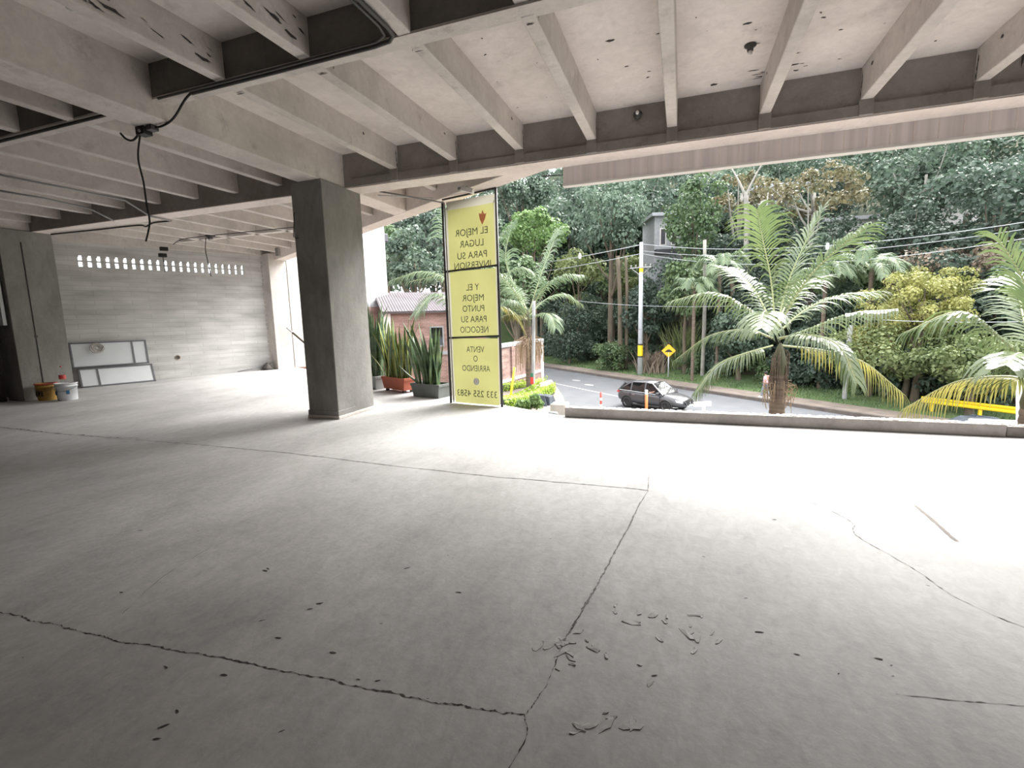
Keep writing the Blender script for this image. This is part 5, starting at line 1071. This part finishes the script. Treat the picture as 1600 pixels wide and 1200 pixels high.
# banded post, orange stake, hedge, planters
gp, t_ = post('grey_pole', 833, 650, 470, 23.2, .085, 'polegrey', 'grey pole with green and red bands next to the straw tufted palm', 1, 'pole')
zc_ = [at(830, y, 23.2).z - gp.location.z for y in (605, 600, 589, 583)]
for z0_, z1_, m_ in ((zc_[0], zc_[1], 'greenp'), (zc_[1], zc_[2], 'red'), (zc_[2], zc_[3], 'greenp')): b = MB(); b.lathe([(.10, z0_), (.10, z1_)], 12); b.build('painted_band', M[m_], gp, smooth=True)
post('orange_stake', 797, 625, 574, 19.5, .05, 'yellowp', 'leaning orange yellow stake standing in the hedge', 7, 'stake')
def hedge(pts, w2, h, lab, D_note=None, seed=1, leaf=.10, name='hedge', m_='hedge', dens=1100):
    q = random.Random(seed); P0 = pts[0]; r = empty(name, P0, lab, 'hedge'); b = MB(); k = MB()
    for a, c in zip(pts, pts[1:]):
        d = (c - a); L = d.length; d.normalize(); e = V((-d.y, d.x, 0))
        k.add([a - P0 + e * s * w2 * .85 + V((0, 0, z)) for z in (-.4, h * .9) for s in (-1, 1)] + [c - P0 + e * s * w2 * .85 + V((0, 0, z)) for z in (-.4, h * .9) for s in (-1, 1)], [(0, 2, 3, 1), (4, 5, 7, 6), (0, 4, 6, 2), (1, 3, 7, 5), (2, 6, 7, 3)])
        for j in range(int(L * dens)):
            t = q.random() * L; an = q.uniform(-.35, math.pi + .35); rr_ = q.uniform(.9, 1.08); p = a - P0 + d * t + e * math.cos(an) * w2 * rr_ + V((0, 0, max(-.1, h * (.55 + .45 * math.sin(an)) * rr_ + .05 * noise.noise(V((t * 3, an, seed))) )))
            if abs(math.cos(an)) > .9: p.z = q.uniform(0, h * .8)
            nn = (e * math.cos(an) + V((0, 0, math.sin(an))) + V((q.uniform(-.6, .6), q.uniform(-.6, .6), q.uniform(-.3, .6)))).normalized(); u = nn.orthogonal().normalized(); u.rotate(Matrix.Rotation(q.uniform(0, 6.28), 3, nn)); v_ = nn.cross(u); l_ = leaf * q.uniform(.6, 1.2)
            b.add([p - u * l_ * .5, p + v_ * l_ * .3, p + u * l_ * .5, p - v_ * l_ * .3], [(0, 1, 2, 3)])
    b.build('foliage', M['leaf_' + m_], r); k.build('inner_twigs', M['leaf_dark'], r); return r
def gpt(x, y, D): p = at(x, y, D); return p
hedge([gpt(776, 645, 17), gpt(820, 638, 18.5), gpt(856, 622, 22)], .38, .55, 'bright lime green clipped hedge winding below the banner', seed=3)
hedge([gpt(778, 620, 23), gpt(815, 619, 24.5), gpt(846, 610, 27)], .4, .65, 'yellow green hedge row at the foot of the garden wall', seed=4, dens=800)
for i, (x, y, D, r, lab) in enumerate(((838, 640, 16.5, .30, 'loose light green shrub in front of the dark blocks'), (818, 640, 16.4, .22, 'small pale green plant between hedge and dark blocks'))):
    o = make_tree('light', 200 + i, r * 2.2, r, r * .8, r=.02, nclump=14, nleaf=60, leaf=.12, cr=(.3, .5), name='shrub'); o.location = at(x, y + 6, D); o['label'] = lab; o['category'] = 'shrub'
for i, (x, y, D, sx, sy, h, rz_, m_, lab) in enumerate(((840, 628, 19, .38, .3, .55, .4, 'rock', 'dark slate coloured angular block beside the hedge'), (855, 628, 19.3, .33, .3, .52, -.3, 'rock', 'second dark slate block touching the pale bollard'), (864, 652, 15.2, .24, .2, .36, .1, 'planter', 'black low planter block at the corner of the slab'))):
    P = at(x, y + 8, D); b = MB(); b.v = [(-sx, -sy, 0), (sx, -sy, 0), (sx, sy, 0), (-sx, sy, 0), (-sx * .5, -sy * .6, h), (sx * .7, -sy * .7, h * .9), (sx * .6, sy * .6, h * .95), (-sx * .6, sy * .5, h)]; b.f = [(3, 2, 1, 0), (4, 5, 6, 7), (0, 1, 5, 4), (1, 2, 6, 5), (2, 3, 7, 6), (3, 0, 4, 7)]; b.mi = [0] * 6
    tag(b.build('stone_block' if i < 2 else 'planter_block', M[m_], loc=P, rz=rz_, bevel=.03), lab, 'block')
P = at(875, 656, 17); b = MB(); b.box(-.28, .28, -.3, .3, -.6, .62); tag(b.build('concrete_bollard', M['kerbc'], loc=P, bevel=.03), 'pale concrete block standing just beyond the end of the kerb', 'block')
# raised garden terrace that carries hedge, blocks and stakes
a0, a1 = at(770, 600, 14.3), at(900, 600, 14.3)
b = MB(); zt_ = at(838, 650, 16.8).z - .02
b.prism([tuple(at(760, 600, 12.5).xy), tuple(at(905, 600, 12.5).xy), tuple(at(880, 600, 21).xy), tuple(at(862, 600, 27).xy), tuple(at(768, 600, 25).xy)], G, zt_); tag(b.build('ground_terrace', M['path']), kind='structure')
# houses high on the hill
def hill_house(x, y0, y1, wpx, D, m_, lab):
    T_, B_ = at(x, y0, D), at(x, y1, D); W = wpx * D / FPX; r = empty('hillside_house', (T_.x, T_.y, B_.z - 3), lab, 'house'); r.rotation_euler.z = math.atan2(T_.y, T_.x) - math.pi / 2 + .3; H = T_.z - B_.z + 3
    b = MB(); b.box(-W / 2, W / 2, 0, 5, 0, H); b.build('walls', M[m_], r)
    b = MB(); b.box(-W / 2 - .4, W / 2 + .4, -.5, 5.4, H, H + .35); b.build('roof', M['housegrey'], r)
    for k in range(2):
        x0_ = -W * .32 + k * W * .38; b = MB(); b.box(x0_, x0_ + W * .22, -.06, .1, H * .62, H * .85); f_ = b.build('window', M['housewhite'], r); b = MB(); b.box(x0_ + .12, x0_ + W * .22 - .12, -.09, -.05, H * .62 + .12, H * .85 - .12); b.build('pane', M['housedark'], f_)
    b = MB(); b.box(-W * .5, W * .5, -.8, 0, H * .5, H * .56); b.build('balcony', M['housedark'], r)
    return r
hill_house(1046, 338, 412, 42, 56, 'housegrey', 'grey rendered house among the trees above the utility pole')
hill_house(1225, 292, 322, 60, 62, 'housewhite', 'pale house hidden high in the trees above the main palm')
hill_house(1475, 262, 300, 70, 62, 'housewhite', 'whitish house behind the dark trees high on the hill')
hill_house(1330, 345, 372, 50, 58, 'housewhite', 'pale house glimpsed over the yellow green tree')
